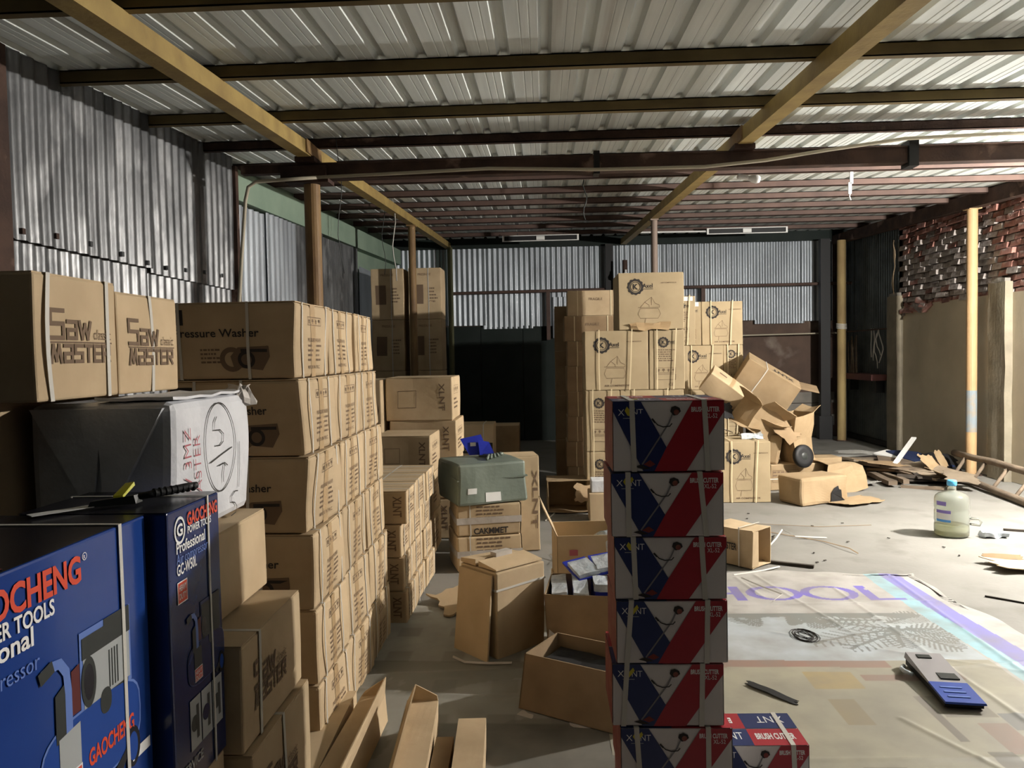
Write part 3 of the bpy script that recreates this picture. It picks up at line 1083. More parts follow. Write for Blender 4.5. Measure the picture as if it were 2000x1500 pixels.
for k in range(4):
    rope.tube([(5.27 + .083 * math.cos(a * .5236), 13.9 + .083 * math.sin(a * .5236), 2.0 + .025 * k + .012 * math.sin(a * .5)) for a in range(13)], .01, 5)
tag(rope.build('rope_binding', M_STRAP, None, True), 'pale rope wound round the timber pole', 'rope')

# ================================================================== CARTONS
NUM = ['first', 'second', 'third', 'fourth', 'fifth', 'sixth', 'seventh', 'eighth']
ROWT = ['bottom row', 'second row up', 'third row up', 'fourth row up', 'fifth row up', 'top row']


def icons(c, face, a0, a1, b0, b1, m=M_INK_S):
    """a framed row of handling symbols"""
    c.frame_rect(face, a0, a1, b0, b1, .003, m)
    n = 4
    for i in range(n):
        x = a0 + (a1 - a0) * (i + .5) / n
        y = (b0 + b1) / 2
        w = (a1 - a0) / n * .28
        h = (b1 - b0) * .28
        if i % 2:
            c.poly(face, [(x - w, y - h * .2), (x + w, y - h * .2), (x + w * .5, y + h), (x - w * .5, y + h)], m, .0021)
            c.rect(face, x - w * .15, x + w * .15, y - h, y, m, .0021, n=1)
        else:
            c.poly(face, [(x - w, y), (x + w, y), (x, y + h)], m, .0021)
            c.rect(face, x - w * .4, x + w * .4, y - h, y, m, .0021, n=1)


def washer(loc, size, label, group, top=False, seed=0):
    c = Carton(label, loc, size, rotz=rnd.uniform(-.02, .02), jit=.016, group=group, name='washer_carton', rad=.014)
    sx, sy, sz = size
    # front: heading, dark label and a picture of the machine
    f = '-Y'
    c.rect(f, .03, .19, .72, .92, M_INK, .002)
    c.text(f, 'Pressure Washer', .12, .56, .032, M_INK, .014, width=.34)
    cx, cy = .66, .28
    c.disc(f, cx - .13, cy - .02, .05, M_INK_S, .0018, r_in=.03)
    c.poly(f, [(cx - .12, cy - .12), (cx + .1, cy - .16), (cx + .16, cy + .02), (cx + .15, cy + .16), (cx - .08, cy + .14), (cx - .14, cy + .02)], M_INK_S, .0017)
    c.disc(f, cx - .02, cy - .02, .036, M_INK, .002, r_in=.022)
    c.rect(f, cx - .06, cx + .14, cy + .08, cy + .12, M_INK, .002, n=1)
    c.bars(f, .30, .48, .18, .4, 4, M_INK_S, seed=seed)
    # end: tape down the middle, symbols, columns of small print
    f = '+X'
    c.rect(f, .44, .56, 0, 1, M_TAPE, .0014, name='tape')
    icons(c, f, .36, .70, .72, .84)
    c.text(f, 'PRESSURE WASHER', .36, .49, .016, M_INK_S, .01, width=.34 * sy)
    c.bars(f, .36, .50, .18, .45, 4, M_INK_S, seed=seed + 1)
    c.bars(f, .58, .72, .18, .45, 4, M_INK_S, seed=seed + 2)
    c.text(f, 'MADE IN P.R.C.', .36, .11, .014, M_INK_S, .01, width=.32 * sy)
    c.strap('y', .20 + rnd.uniform(-.03, .03), slack=rnd.uniform(0, .03))
    c.strap('y', .80 + rnd.uniform(-.05, .05), slack=rnd.uniform(-.02, .05))
    c.strap('x', .62 + rnd.uniform(-.08, .04))
    c.strap('x', .18 + rnd.uniform(-.03, .03))
    c.flaps(along='x')
    return c.done()


depth_name = ['nearest column', 'middle column', 'far column']
H = .313
for r_ in range(6):
    for k in range(3):
        off = [.06, .052, .04, .03, .012, -.02][r_] - .008 * k
        washer((-1.255 + off * .8, 3.03 + .24 + k * .485 + rnd.uniform(-.006, .006), r_ * H + .0005 * r_), (.55, .475, H - .001),
               'pressure washer carton, %s of the tall strapped pile, %s' % (ROWT[r_], depth_name[k]), 'pressure washer cartons', seed=r_ * 10 + k)


# --- brown cartons with a stencilled saw name, on the left
def saw(label, loc, size, face='+X', k=1.0, strapn=(.3, .85), tear=False, rotz=0, txt=True):
    c = Carton(label, loc, size, rotz=rotz, name='saw_carton', group='brown saw cartons', jit=.005)
    w = (size[1] if face == '+X' else size[0])
    if txt:
        seg = lambda *q: [(q[i], q[i + 1]) for i in range(len(q) - 1)]
        GS = (1, seg((1, 1), (0, 1), (0, .52), (1, .52), (1, 0), (0, 0)))
        Ga = (1, seg((0, 1), (1, 1), (1, 0), (0, 0), (0, .5), (1, .5)))
        Gw = (1.35, seg((0, 1), (.25, 0), (.5, .85), (.75, 0), (1, 1)))
        GM = (1.25, seg((0, 0), (.22, 1), (.5, .1), (.78, 1), (1, 0)))
        GT = (.85, seg((0, 1), (1, 1)) + seg((.5, 1), (.5, 0)))
        GE = (.9, seg((1, 1), (0, 1), (0, 0), (1, 0)) + seg((0, .5), (.9, .5)))
        GR = (1, seg((0, 0), (0, 1), (1, 1), (1, .5), (0, .5)) + seg((.45, .5), (1, 0)))
        a, b = .17, .50
        c.strokes(face, [GS], a, b, .060 * k, .085 * k, 0, .014 * k, M_INK_S)
        c.strokes(face, [Ga, Gw], a + .082 * k / w, b, .044 * k, .052 * k, .017 * k, .013 * k, M_INK_S)
        c.text(face, 'classic', a + .222 * k / w, b - .005, .034 * k, M_INK_S, -.004, width=.098 * k)
        c.rect(face, a - .01, a + .325 * k / w, b - .042, b - .028, M_INK_S, .002, n=2)
        c.strokes(face, [GM, Ga, GS, GT, GE, GR], a, b - .06 - .052 * k / size[2], .038 * k, .050 * k, .0165 * k, .012 * k, M_INK_S)
    for s in strapn:
        c.strap('y', s, slack=rnd.uniform(-.012, .02), w=.015)
    c.flaps(along='y')
    return c.done()


saw('brown saw carton with broad stencil on the white sack, nearer of the pair', (-1.373, 1.888, 1.557), (.406, .339, .306), k=.78, strapn=(.15, .86))
saw('brown saw carton with broad stencil on the white sack, farther of the pair', (-1.373, 2.232, 1.557), (.406, .339, .285), k=.78, strapn=(.52,))
saw('lit saw carton lying low beside the long cartons', (-.936, 2.065, .363), (.39, .46, .303), k=.78, strapn=(.5,))
saw('saw carton with a bright lit corner beside the washer pile', (-.956, 2.065, .667), (.39, .46, .275), k=.74, strapn=(.25,))
saw('plain brown saw carton directly under the white sack', (-1.092, 2.106, .944), (.421, .484, .240), strapn=(), txt=False)
saw('dark brown saw carton behind the white sack by the tin wall', (-1.525, 2.028, .948), (.39, .624, .605), strapn=(), txt=False)
saw('dark brown carton on the floor behind the stack by the tin wall', (-1.525, 2.028, 0), (.39, .624, .947), strapn=(), txt=False)
saw('brown carton on the floor under the low saw carton', (-.946, 2.065, 0), (.39, .46, .362), strapn=(), txt=False)

# --- white woven sack parcel
c = Carton('white woven sack parcel with red and black hand writing', (-1.119, 2.122, 1.186), (.367, .499, .363), name='sack_parcel', material=M_SACK, jit=.016, n=12, rad=.024, cat='parcel')
f = '+X'
c.disc(f, .56, .60, .095, M_INK, .004, r_in=.092, squash=1.32, n=40)
c.line(f, [(.53, .84), (.50, .80), (.49, .74), (.56, .735), (.60, .70), (.59, .64), (.55, .615), (.50, .62)], .0032, M_INK, .004)
c.line(f, [(.42, .50), (.56, .54), (.70, .575)], .0032, M_INK, .004)
c.line(f, [(.52, .46), (.60, .47), (.64, .44)], .0032, M_INK, .004)
c.line(f, [(.60, .47), (.58, .38), (.585, .32)], .0032, M_INK, .004)
c.line(f, [(.80, .60), (.805, .40), (.81, .22)], .0026, M_INK, .004)
c.line(f, [(.80, .19), (.76, .20), (.71, .17), (.71, .12), (.76, .10), (.79, .06), (.77, .01), (.70, .0)], .0032, M_INK, .004)
c.text(f, 'SAW 3MZ', .20, .12, .039, mat('faded_red_ink', (.42, .12, .14), .8), -.012, width=.24, up=False, lift=.004)
c.text(f, 'MASTER', .31, .20, .035, MATS['faded_red_ink'], -.014, width=.19, up=False, lift=.004)
c.done()
for q_, (x0_, x1_, x2_, z1_) in enumerate(((-.17, .02, -.02, .09), (.0, .17, .02, .07))):
    MB().hexa([(x2_ - .004, -.268, z1_), (x2_ + .004, -.268, z1_), (x2_ + .004, -.25, z1_), (x2_ - .004, -.25, z1_)],
              [(x0_, -.262, .345), (x1_, -.262, .345), (x1_, -.25, .345), (x0_, -.25, .345)]).build('sack_fold', M_SACK, c.root)
o = MB().box(-.02, .18, -.235, .235, .361, .368).build('folded_top', M_SACK, c.root)
crumple(o, .012, 9, 4, 5)
o = MB().box(.125, .19, .20, .26, .335, .38).build('knotted_corner', M_FILM, c.root)
crumple(o, .04, 20, 8, 3)


# --- blue glossy compressor cartons
def compressor(c, f, x0, y0, k, dark=False):
    """the printed picture of an air compressor; x0, y0 fractions, k metres"""
    _, _, _, _, w, h = c.frame(f)
    X = lambda a: x0 + a * k / w
    Y = lambda b: y0 + b * k / h
    tank = M_BLUE_D if dark else M_MIDBLUE  # dark picks shaded copies of the print colours
    mot = M_DGREY if dark else M_GREYPR
    halo = M_NAVY if dark else M_PALEBLUE

    def pl(pts, m, lift):
        c.poly(f, [(X(a), Y(b)) for a, b in pts], m, lift)

    def rounded(cx, cy, rx, ry, n=28, p=2.6):
        q = []
        for i in range(n):
            t = 6.2832 * i / n
            ct, st = math.cos(t), math.sin(t)
            q.append((cx + rx * math.copysign(abs(ct) ** (2 / p), ct), cy + ry * math.copysign(abs(st) ** (2 / p), st)))
        return q
    pl(rounded(.50, .25, .515, .265, p=3.4), halo, .0016)
    pl(rounded(.50, .25, .50, .25, p=3.4), tank, .0020)
    # motor and pump
    pl([(.42, .50), (.44, .40), (.86, .40), (.88, .50)], M_DGREY, .0018)
    pl([(.37, .47), (.37, .97), (.92, .97), (.92, .47)], halo, .0015)
    pl([(.40, .50), (.40, .80), (.90, .80), (.90, .50)], mot, .0021)
    for i in range(4):
        pl([(.66 + .03 * i, .52), (.66 + .03 * i, .76), (.675 + .03 * i, .76), (.675 + .03 * i, .52)], M_DGREY, .0024)
    pl(rounded(.45, .65, .075, .155, p=2), M_DGREY, .0025)
    pl(rounded(.45, .65, .05, .11, p=2), M_BLACKTOP, .0027)
    pl([(.39, .80), (.39, .93), (.62, .93), (.62, .97), (.91, .97), (.91, .80)], M_DGREY, .0023)
    pl(rounded(.62, .46, .06, .08, p=2.4), M_DGREY, .0026)
    # handle, switch box
    c.line(f, [(X(.02), Y(.86)), (X(.10), Y(.88)), (X(.18), Y(.87)), (X(.235), Y(.80)), (X(.25), Y(.68)), (X(.25), Y(.42))], .062 * k, M_PALEBLUE, .0026)
    c.line(f, [(X(.0), Y(.845)), (X(.12), Y(.882))], .075 * k, M_DGREY, .0029)
    pl([(.13, .42), (.13, .70), (.22, .74), (.22, .42)], M_DGREY, .0024)
    pl([(.28, .52), (.28, .78), (.36, .80), (.36, .52)], mat('maroon_print', (.10, .02, .02), .4), .0024)
    pl([(.15, .20), (.15, .44), (.35, .46), (.35, .20)], mot, .0028)
    pl([(.145, .05), (.145, .21), (.355, .21), (.355, .05)], M_WHITE, .0030)
    pl([(.155, .06), (.155, .20), (.345, .20), (.345, .06)], M_ORANGE, .0032)
    c.text(f, 'HEAVY', X(.165), Y(.135), .05 * k, M_WHITE, .02, width=.17 * k, lift=.0035)
    c.text(f, 'DUTY', X(.165), Y(.07), .05 * k, M_WHITE, .02, width=.17 * k, lift=.0035)
    if not dark:
        c.text(f, 'GAOCHENG', X(.42), Y(.14), .10 * k, M_ORANGE, .03, width=.50 * k, lift=.0030)
    # wheel and foot
    pl(rounded(.90, .02, .085, .135, p=2), M_BLACKTOP, .0030)
    pl(rounded(.90, .02, .055, .095, p=2), M_MIDBLUE, .0032)
    pl([(.70, -.02), (.84, .06), (.84, .0), (.76, -.08)], M_BLACK, .0029)


def blue_box(label, loc, size, big):
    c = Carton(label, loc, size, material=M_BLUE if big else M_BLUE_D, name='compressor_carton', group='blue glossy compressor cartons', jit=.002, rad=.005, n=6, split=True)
    f = '+X'
    w, h = size[1], size[2]
    c.rect('top', .0, 1, 0, 1, M_BLACKTOP, .001, n=5)
    if big:
        c.text(f, 'GAOCHENG', .115, .89, .045, M_ORANGE, .030, width=.305)
        c.text(f, 'POWER TOOLS', .135, .8375, .026, M_WHITE, .022, width=.215)
        c.text(f, 'Professional', .0, .786, .031, M_WHITE, .020, width=.24)
        c.text(f, 'Air compressor', .035, .718, .027, M_PALEBLUE, -.004, width=.232)
        c.disc(f, .645, .954, .007, M_WHITE, .002, r_in=.0058)
        c.text(f, 'R', .639, .947, .007, M_WHITE, 0)
        compressor(c, f, .415, .28, .30)
        c.rect(f, .86, .97, .24, .275, M_WHITE, .003, n=1)
        c.strap('y', .835, m=M_STRAP, w=.011)
        c.text('top', 'GAOCHENG', .35, .25, .045, mat('dim_red_print', (.10, .012, .012), .4), .02, width=.2)
    else:
        B = lambda b_: (.1505 + b_ * .484) / .634
        c.disc(f, .20, B(.90), .025, M_WHITE, .002, r_in=.020, squash=1.2)
        c.text(f, 'G', .145, B(.876), .025, M_WHITE, .03, width=.027)
        c.text(f, 'GAOCHENG', .34, B(.905), .028, M_ORANGE, .03, width=.155)
        c.text(f, 'POWER TOOLS', .34, B(.868), .0156, M_WHITE, .02, width=.12)
        c.text(f, 'Professional', .13, B(.80), .0235, M_WHITE, .018, width=.14)
        c.text(f, 'Air compressor', .13, B(.75), .022, M_PALEBLUE, -.004, width=.152)
        c.text(f, 'GC-W50L', .13, B(.70), .0235, M_WHITE, .016, width=.094)
        c.rect(f, .13, .31, B(.57), B(.67), M_WHITE, .0018, n=1)
        c.rect(f, .14, .30, B(.575), B(.665), M_ORANGE, .0021, n=1)
        c.text(f, 'HEAVY', .155, B(.628), .0125, M_WHITE, .02, width=.034, lift=.0026)
        c.text(f, 'DUTY', .155, B(.59), .0125, M_WHITE, .02, width=.034, lift=.0026)
        compressor(c, f, .27, .345, .185, True)
        for i in range(3):
            a = .27 + .22 * i
            c.rect(f, a, a + .20, .13, .31, M_GREYPR, .0018, n=1)
            c.disc(f, a + .08, .22, .018, M_BLUE_D if i == 1 else M_DGREY, .0022)
            c.rect(f, a + .11, a + .16, .16, .28, M_DGREY, .0022, n=1)
        c.text(f, 'SERVICE', .10, .07, .02, M_GREYPR, .02, width=.10)
        c.strap('y', .74, m=M_STRAP, w=.008)
    return c.done()


blue_box('big blue glossy air compressor carton nearest the camera', (-.9945, 1.248, .7005), (.32, .60, .634), True)
blue_box('narrow blue glossy air compressor carton behind the nearest one', (-.9555, 1.689, .7005), (.32, .257, .634), False)
Carton('plain brown carton supporting the nearest blue carton', (-.9945, 1.248, 0), (.31, .59, .70), jit=.003).done()
Carton('plain brown carton under the narrow blue carton', (-.9555, 1.69, 0), (.31, .25, .70), jit=.002, n=3).done()

# strapping tool on the blue cartons
tool = thing('strapping_tool', 'black ribbed hand tool with a yellow lever on the blue cartons', 'tool', (-.905, 1.655, 1.3365), (0, 0, R(12)))
mb = MB().tube([(.0, .0, .012), (.03, .03, .013), (.08, .08, .016), (.10, .10, .017)], [.007, .009, .0095, .008], 10)
mb.build('handle', M_BLACK, tool, True)
for i in range(8):
    q = .025 + .0095 * i
    MB().tube([(q, q, .0145), (q + .003, q + .003, .0145)], .0105, 10).build('grip_ring', M_BLACK, tool)
MB().hexa([(-.09, -.045, 0), (.0, -.02, 0), (.006, .008, 0), (-.09, -.02, 0)], [(-.085, -.042, .012), (-.005, -.017, .018), (.002, .004, .018), (-.085, -.022, .012)]).build('tool_body', M_DGREY, tool)
MB().hexa([(-.045, -.022, .014), (-.025, -.022, .014), (-.010, .012, .036), (-.030, .012, .034)], [(-.046, -.020, .020), (-.026, -.020, .020), (-.012, .013, .044), (-.031, .014, .041)]).build('lever', mat('bright_yellow_plastic', (.75, .72, .04), .4), tool)
tag(MB().box(-.015, .015, -.11, .11, 0, .0015).build('paper_strip', M_PAPER, None, False, (-.99, 1.60, 1.3365), (0, 0, R(-38))), 'white paper strip beside the hand tool on the blue cartons', 'paper')

# --- red, white and blue brush cutter cartons
def brush(label, loc, size=(.362, .30, .213), rotz=0, top=False, group='red white and blue cutter cartons'):
    c = Carton(label, loc, size, rotz=rotz, material=M_WHITEBOX, name='cutter_carton', group=group, jit=.0025, rad=.004, n=5, split=True)
    f = '-Y'
    sx, sy, sz = size
    c.poly(f, [(0, 1), (0, .86), (.27, 0), (.37, 0), (.48, .34), (.25, 1)], M_NAVY, .0018)
    c.poly(f, [(.72, 1), (.48, .34), (.37, 0), (.66, 0), (1, .84), (1, 1)], M_RED, .0018)
    # brand
    c.text(f, 'X', .045, .80, .021, M_WHITE, -.004, width=.021)
    c.text(f, 'NT', .175, .80, .021, M_WHITE, -.004, width=.034)
    c.poly(f, [(.105, .87), (.125, .93), (.150, .88), (.185, .95), (.20, .90), (.15, .79), (.13, .80)], M_YELLOW, .0026)
    c.rect(f, .09, .20, .755, .765, M_GREYPR, .0024, n=1)
    c.text(f, 'BRUSH CUTTER', .705, .845, .015, M_WHITE, .03, width=.255 * sx)
    c.text(f, 'XL-52', .83, .755, .014, M_WHITE, .004, width=.11 * sx)
    # the trimmer
    c.line(f, [(.26, .10), (.50, .68), (.545, .85)], .005, mat('dim_grey_print', (.2, .19, .2), .5), .0026)
    c.poly(f, [(.515, .85), (.525, .91), (.56, .93), (.60, .90), (.61, .85), (.58, .80), (.545, .79)], M_INK, .0027)
    c.disc(f, .57, .84, .009, M_REDSIDE, .0029, n=10)
    c.line(f, [(.355, .74), (.40, .66), (.45, .63), (.51, .64), (.53, .68)], .0035, M_INK, .0028)
    c.line(f, [(.35, .75), (.38, .69)], .006, M_INK, .0029)
    c.poly(f, [(.19, .07), (.25, .10), (.29, .07), (.33, .04), (.27, .03)], M_INK, .0028)
    c.poly(f, [(.27, .10), (.33, .16), (.38, .10), (.33, .06)], M_REDSIDE, .0026)
    # sides
    c.rect('-X', 0, 1, 0, 1, M_REDSIDE, .0014)
    c.rect('+X', 0, 1, 0, 1, M_WHITEBOX, .0014)
    # top: four coloured quarters with names
    c.rect('top', 0, .46, 0, .49, M_NAVY, .0014, n=2)
    c.rect('top', .46, 1, 0, .49, M_RED, .0014, n=2)
    c.rect('top', 0, .46, .51, 1, M_RED, .0014, n=2)
    c.rect('top', .46, 1, .51, 1, M_NAVY, .0014, n=2)
    c.text('top', 'X', .06, .18, .05, M_WHITE, .0, width=.03)
    c.text('top', 'NT', .25, .18, .05, M_WHITE, .0, width=.05)
    c.poly('top', [(.15, .25), (.18, .38), (.21, .28), (.25, .38), (.25, .25), (.20, .16)], M_YELLOW, .0026)
    c.text('top', 'BRUSH CUTTER', .52, .18, .04, M_WHITE, .03, width=.40 * sx)
    c.text('top', 'XNT', .62, .68, .05, M_WHITE, .0, width=.10, flip=True)
    c.text('top', 'BRUSH', .10, .68, .04, M_WHITE, .03, width=.09, flip=True)
    c.strap('x', .14 + rnd.uniform(-.03, .05), w=.017, tilt=rnd.uniform(-.02, .02))
    c.strap('x', .82 + rnd.uniform(-.04, .04), w=.017, tilt=rnd.uniform(-.025, .01))
    return c.done()


cut_names = ['bottom carton of the red white and blue stack, below the frame', 'second carton up of the red white and blue stack', 'third carton up of the red white and blue stack',
             'fourth carton up of the red white and blue stack', 'fifth carton up of the red white and blue stack', 'carton just below the top of the red white and blue stack', 'topmost carton of the red white and blue stack']
offx = [.42, .416, .392, .404, .404, .394, .40]
Z = [0, .186, .40, .6145, .8285, 1.0405, 1.2555]
for i in range(7):
    h = [.185, .2135, .214, .2135, .2115, .2145, .236][i]
    brush(cut_names[i], (offx[i], 2.53 + .15 + [0, 0, .005, 0, .004, -.004, 0][i], Z[i]), (.365 if i < 6 else .362, .30, h), rotz=rnd.uniform(-.015, .015))
brush('red white and blue cutter carton on the floor beside the stack, top in view', (.728, 2.80, .05), (.35, .24, .213), rotz=R(1), top=True)
tag(MB().box(-.18, .18, -.12, .12, 0, .048).build('timber_pad', M_WOOD, None, False, (.728, 2.80, 0)), 'low timber pad under the single cutter carton', 'board')


# --- cartons with a cogwheel logo
def logo(c, f, a, b, r, small=False):
    _, _, _, _, w, h = c.frame(f)
    m = M_INK_P if small else M_INK
    c.disc(f, a, b, r, m, .002, r_in=r * .68, n=48, teeth=12)
    c.disc(f, a, b, r * .60, m, .002, r_in=r * .53, n=32)
    c.text(f, 'K', a - r * .30 / w, b - r * .30 / h, r * .62, m, .03, width=r * .62)
    c.rect(f, a + r * .85 / w, a + r * 2.1 / w, b - r * .32 / h, b - r * .26 / h, m, .002, n=1)
    c.text(f, 'Axel', a + r * .85 / w, b - r * .15 / h, r * .50, m, .01, width=r * 1.2)


def kbox(label, loc, size, face_kind, rotz=0, group='cogwheel logo cartons', straps=True, m=None, slack=.03, seed=0):
    c = Carton(label, loc, size, rotz=rotz, material=m or M_CARD_K, name='logo_carton', group=group, jit=.007)
    f = '-Y'
    sx, sy, sz = size
    if face_kind == 'wide':
        logo(c, f, .26, .76, .085)
        c.text(f, 'AIR COMPRESSOR', .65, .81, .012, M_INK_S, .01, width=.16)
        # line drawing of a compressor
        X = lambda a: .30 + a * .34
        Y = lambda b: .20 + b * .38
        for pts in ([(0, .2), (.1, .45), (.9, .45), (1, .2), (.9, 0), (.1, 0), (0, .2)], [(.1, .5), (.3, .75), (.6, .98), (.75, .7), (.95, .6), (.95, .5)], [(.3, .75), (.5, .6), (.5, .5)], [(.6, .98), (.6, .6)], [(.35, 0), (.3, -.25)], [(.0, .5), (.95, .5)]):
            c.line(f, [(X(a), Y(b)) for a, b in pts], .004, M_INK_S)
        c.text(f, 'AIR COMPRESSOR', .30, .06, .018, M_INK_S, .015, width=.26)
    else:
        logo(c, f, .40, .80, .055)
        c.bars(f, .2, .75, .46, .68, 6, M_INK_S, seed=seed)
        c.frame_rect(f, .2, .75, .16, .26, .004, M_INK_S)
        icons(c, f, .2, .75, .28, .37)
        c.text(f, 'CE', .55, .06, .03, M_INK_S, .0)
    if straps:
        c.strap('x', .22, m=M_STRAP_Y, w=.012, lift=.014)
        c.strap('x', .72, m=M_STRAP_Y, w=.012, tilt=.03, lift=.018)
    c.flaps(along='x', m=M_CARD_K)
    c.rect('+X', .46, .54, 0, 1, M_TAPE, .0014, name='tape')
    return c.done()


KY = 8.2
kbox('large cogwheel logo carton on the very top of the pile', (1.09, KY, 1.872), (.66, .60, .58), 'wide', straps=False)
o = MB().box(-.22, .18, -.318, -.302, 0.0, .07).build('torn_tape', M_TAPE, bpy.data.objects['logo_carton'])
crumple(o, .03, 12, 3, 4)
kbox('strapped wide logo carton below the topmost one, left', (.735, KY, 1.26), (.645, .60, .608), 'wide')
kbox('narrow end of a logo carton below the topmost one, right', (1.245, KY, 1.26), (.355, .60, .606), 'end', seed=2)
kbox('narrow end of a logo carton in the third row down, left', (.585, KY, .63), (.345, .60, .628), 'end', seed=3)
kbox('wide logo carton in the third row down, behind the cutter stack', (1.09, KY, .63), (.645, .60, .628), 'wide')
kbox('narrow end of a logo carton at floor level, left', (.585, KY, 0), (.345, .60, .628), 'end', seed=4)
kbox('wide logo carton at floor level behind the cutter stack', (1.09, KY, 0), (.645, .60, .628), 'wide')
RY = 10.25
rows = [0, .572, 1.144, 1.716]
kbox('wide logo carton at the top right of the pile', (2.285, RY, 1.716), (.52, .5, .56), 'wide')
kbox('narrow logo carton with a white label beside the top right carton', (1.885, RY, 1.716), (.265, .5, .56), 'end', seed=5, straps=False)
c = bpy.data.objects['logo_carton.008']
MB().box(-.1, .1, -.2545, -.2525, .50, .555).build('paper_label', M_PAPER, c)
kbox('white labelled narrow logo carton touching the topmost carton', (1.69, 9.7, 1.716), (.30, .45, .60), 'end', seed=6)
c = bpy.data.objects['logo_carton.009']
MB().box(-.09, .12, -.2295, -.2275, .54, .59).build('paper_label', M_PAPER, c)
kbox('wide logo carton second from top in the right rear column', (2.02, RY - .05, 1.144), (.52, .5, .57), 'wide')
kbox('narrow logo carton second from top in the right rear column', (2.42, RY, 1.144), (.25, .5, .57), 'end', seed=7)
kbox('logo carton with the white labelled one standing on it', (1.60, 9.72, 1.10), (.30, .45, .614), 'end', seed=8)
for i in range(2):
    kbox('wide logo carton low in the right rear column, ' + ['at floor level', 'second up'][i], (2.02, RY - .05, i * .572), (.52, .5, .571), 'wide')
    kbox('narrow logo carton low in the right rear column, ' + ['at floor level', 'second up'][i], (2.42, RY, i * .572), (.25, .5, .571), 'end', seed=9 + i)
    kbox('narrow logo carton low behind the pile, ' + ['at floor level', 'second up'][i], (1.60, 9.72, i * .55), (.30, .45, .549), 'end', seed=19 + i)
kbox('single wide logo carton standing on the open floor', (2.15, 8.62, 0), (.53, .56, .66), 'wide', rotz=R(-1))

# cartons in shade behind, left of the logos; darker card paints it in
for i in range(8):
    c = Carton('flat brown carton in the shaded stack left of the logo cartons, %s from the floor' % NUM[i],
               (.555 + [0, -.015, .0, .01, 0, .01, -.02, .02][i], 9.35, i * .2975), (.60, .5, .297), jit=.008, group='shaded flat cartons', name='flat_carton', material=M_CARD_D if i < 7 else M_CARD)  # shaded copy of the card below, lit copy on top
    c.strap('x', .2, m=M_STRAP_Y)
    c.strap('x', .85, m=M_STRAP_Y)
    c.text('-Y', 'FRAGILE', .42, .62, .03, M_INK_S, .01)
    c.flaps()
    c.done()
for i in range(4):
    Carton('shaded carton in the stack at the edge of the black gap, %s from the floor' % NUM[i], (.30, 9.98, i * .56), (.34, .5, .559), jit=.008, group='cartons at the edge of the gap', material=M_CARD_D).flaps().done()


# --- cartons on the left, behind the washers
def xbox(label, loc, size, rotz=0, group='small end-marked cartons', m=None, straps=True, seed=0, upright=True):
    c = Carton(label, loc, size, rotz=rotz, name='tool_carton', group=group, jit=.008, material=m or M_CARD, rad=.009)
    sx, sy, sz = size
    c.text('-Y', 'XLNT', .80, .86, min(.05, sx * .14), M_INK_S, .02, width=sz * .62, down=True)
    c.frame_rect('-Y', .18, .45, .3, .7, .004, M_INK_S)
    icons(c, '+X', .2, .7, .6, .8)
    c.bars('+X', .2, .7, .2, .5, 3, M_INK_S, seed=seed)
    if straps:
        c.strap('y', .25, slack=rnd.uniform(0, .02))
        c.strap('y', .75, slack=rnd.uniform(0, .03))
        c.strap('x', .4)
    c.flaps()
    return c.done()


hh = .207
for r_ in range(4):
    for k in range(3):
        sh = [0.0, -.015, -.02, .012][r_] + (.01 if k == 2 else 0)
        xbox('small strapped carton, %s behind the washer pile, %s' % (['bottom row', 'second row up', 'third row up', 'top row'][r_], depth_name[k]),
             (-1.075 + sh, 4.80 + k * .375, r_ * hh), (.41, .365, hh - .0015), seed=r_ * 7 + k)
for i, (z, h) in enumerate(((0, .34), (.341, .33), (.672, .325))):
    xbox(['brown carton on the floor under the sideways lettered carton', 'middle carton under the sideways lettered carton', 'carton with sideways black letters above the small strapped ones'][i], (-1.17, 6.45, z), (.46, .52, h), straps=False, seed=30 + i, group='cartons in the left aisle')
for i, (z, h) in enumerate(((0, .36), (.361, .35), (.712, .352), (1.065, .39))):
    xbox(['floor carton of the aisle stack behind the sideways lettered one', 'second carton of the aisle stack behind the sideways lettered one', 'tall pale carton under the top one of the aisle stack', 'wide brown carton on top of the aisle stack with a block of text'][i],
         (-1.13 + (.0, .02, .03, .0)[i], 7.12, z), (.60, .60, h), straps=False, seed=40 + i, group='cartons in the left aisle')
for i in range(2):
    for k in range(4):
        cc = Carton('stained brown carton of the tall far left stack, %s column, %s from the floor' % (['left', 'right'][i], NUM[k]), (-2.20 + i * .53, 11.0, k * .72), (.46, .46, .718), jit=.008, group='tall far left stack', name='tall_carton', material=M_CARD)
        if k in (2, 3):
            cc.rect('-Y', .14, .46, .30, .68, M_INK_S, .002)
            cc.bars('-Y', .6, .9, .3, .62, 5, M_INK_S, seed=k)
            cc.text('-Y', 'PRESSURE', .3, .86, .03, M_INK_S, .01)
        cc.strap('x', .62)
        cc.flaps().done()
xbox('low carton between the washer pile and the far left stack, with white strap top', (-1.62, 7.0, 0), (.34, .6, 1.44), straps=True, seed=50, group='cartons in the left aisle')
c = Carton('brown cutter carton with a black printed band behind the green parcel', (-.86, 8.65, .42), (.56, .4, .46), name='tool_carton', jit=.006)
c.rect('-Y', .2, .98, .30, .55, M_INK, .0018)
c.text('-Y', 'BRUSH CUTTER', .24, .36, .06, M_CARD_K, .02, width=.40)
c.strap('x', .80)
c.done()
Carton('brown carton on the floor behind the green parcel', (-.86, 8.65, 0), (.62, .45, .419), jit=.006).flaps().done()
Carton('dark brown carton at the end of the left aisle', (-.52, 9.3, 0), (.4, .4, .80), jit=.006, material=M_CARD_D).flaps().done()

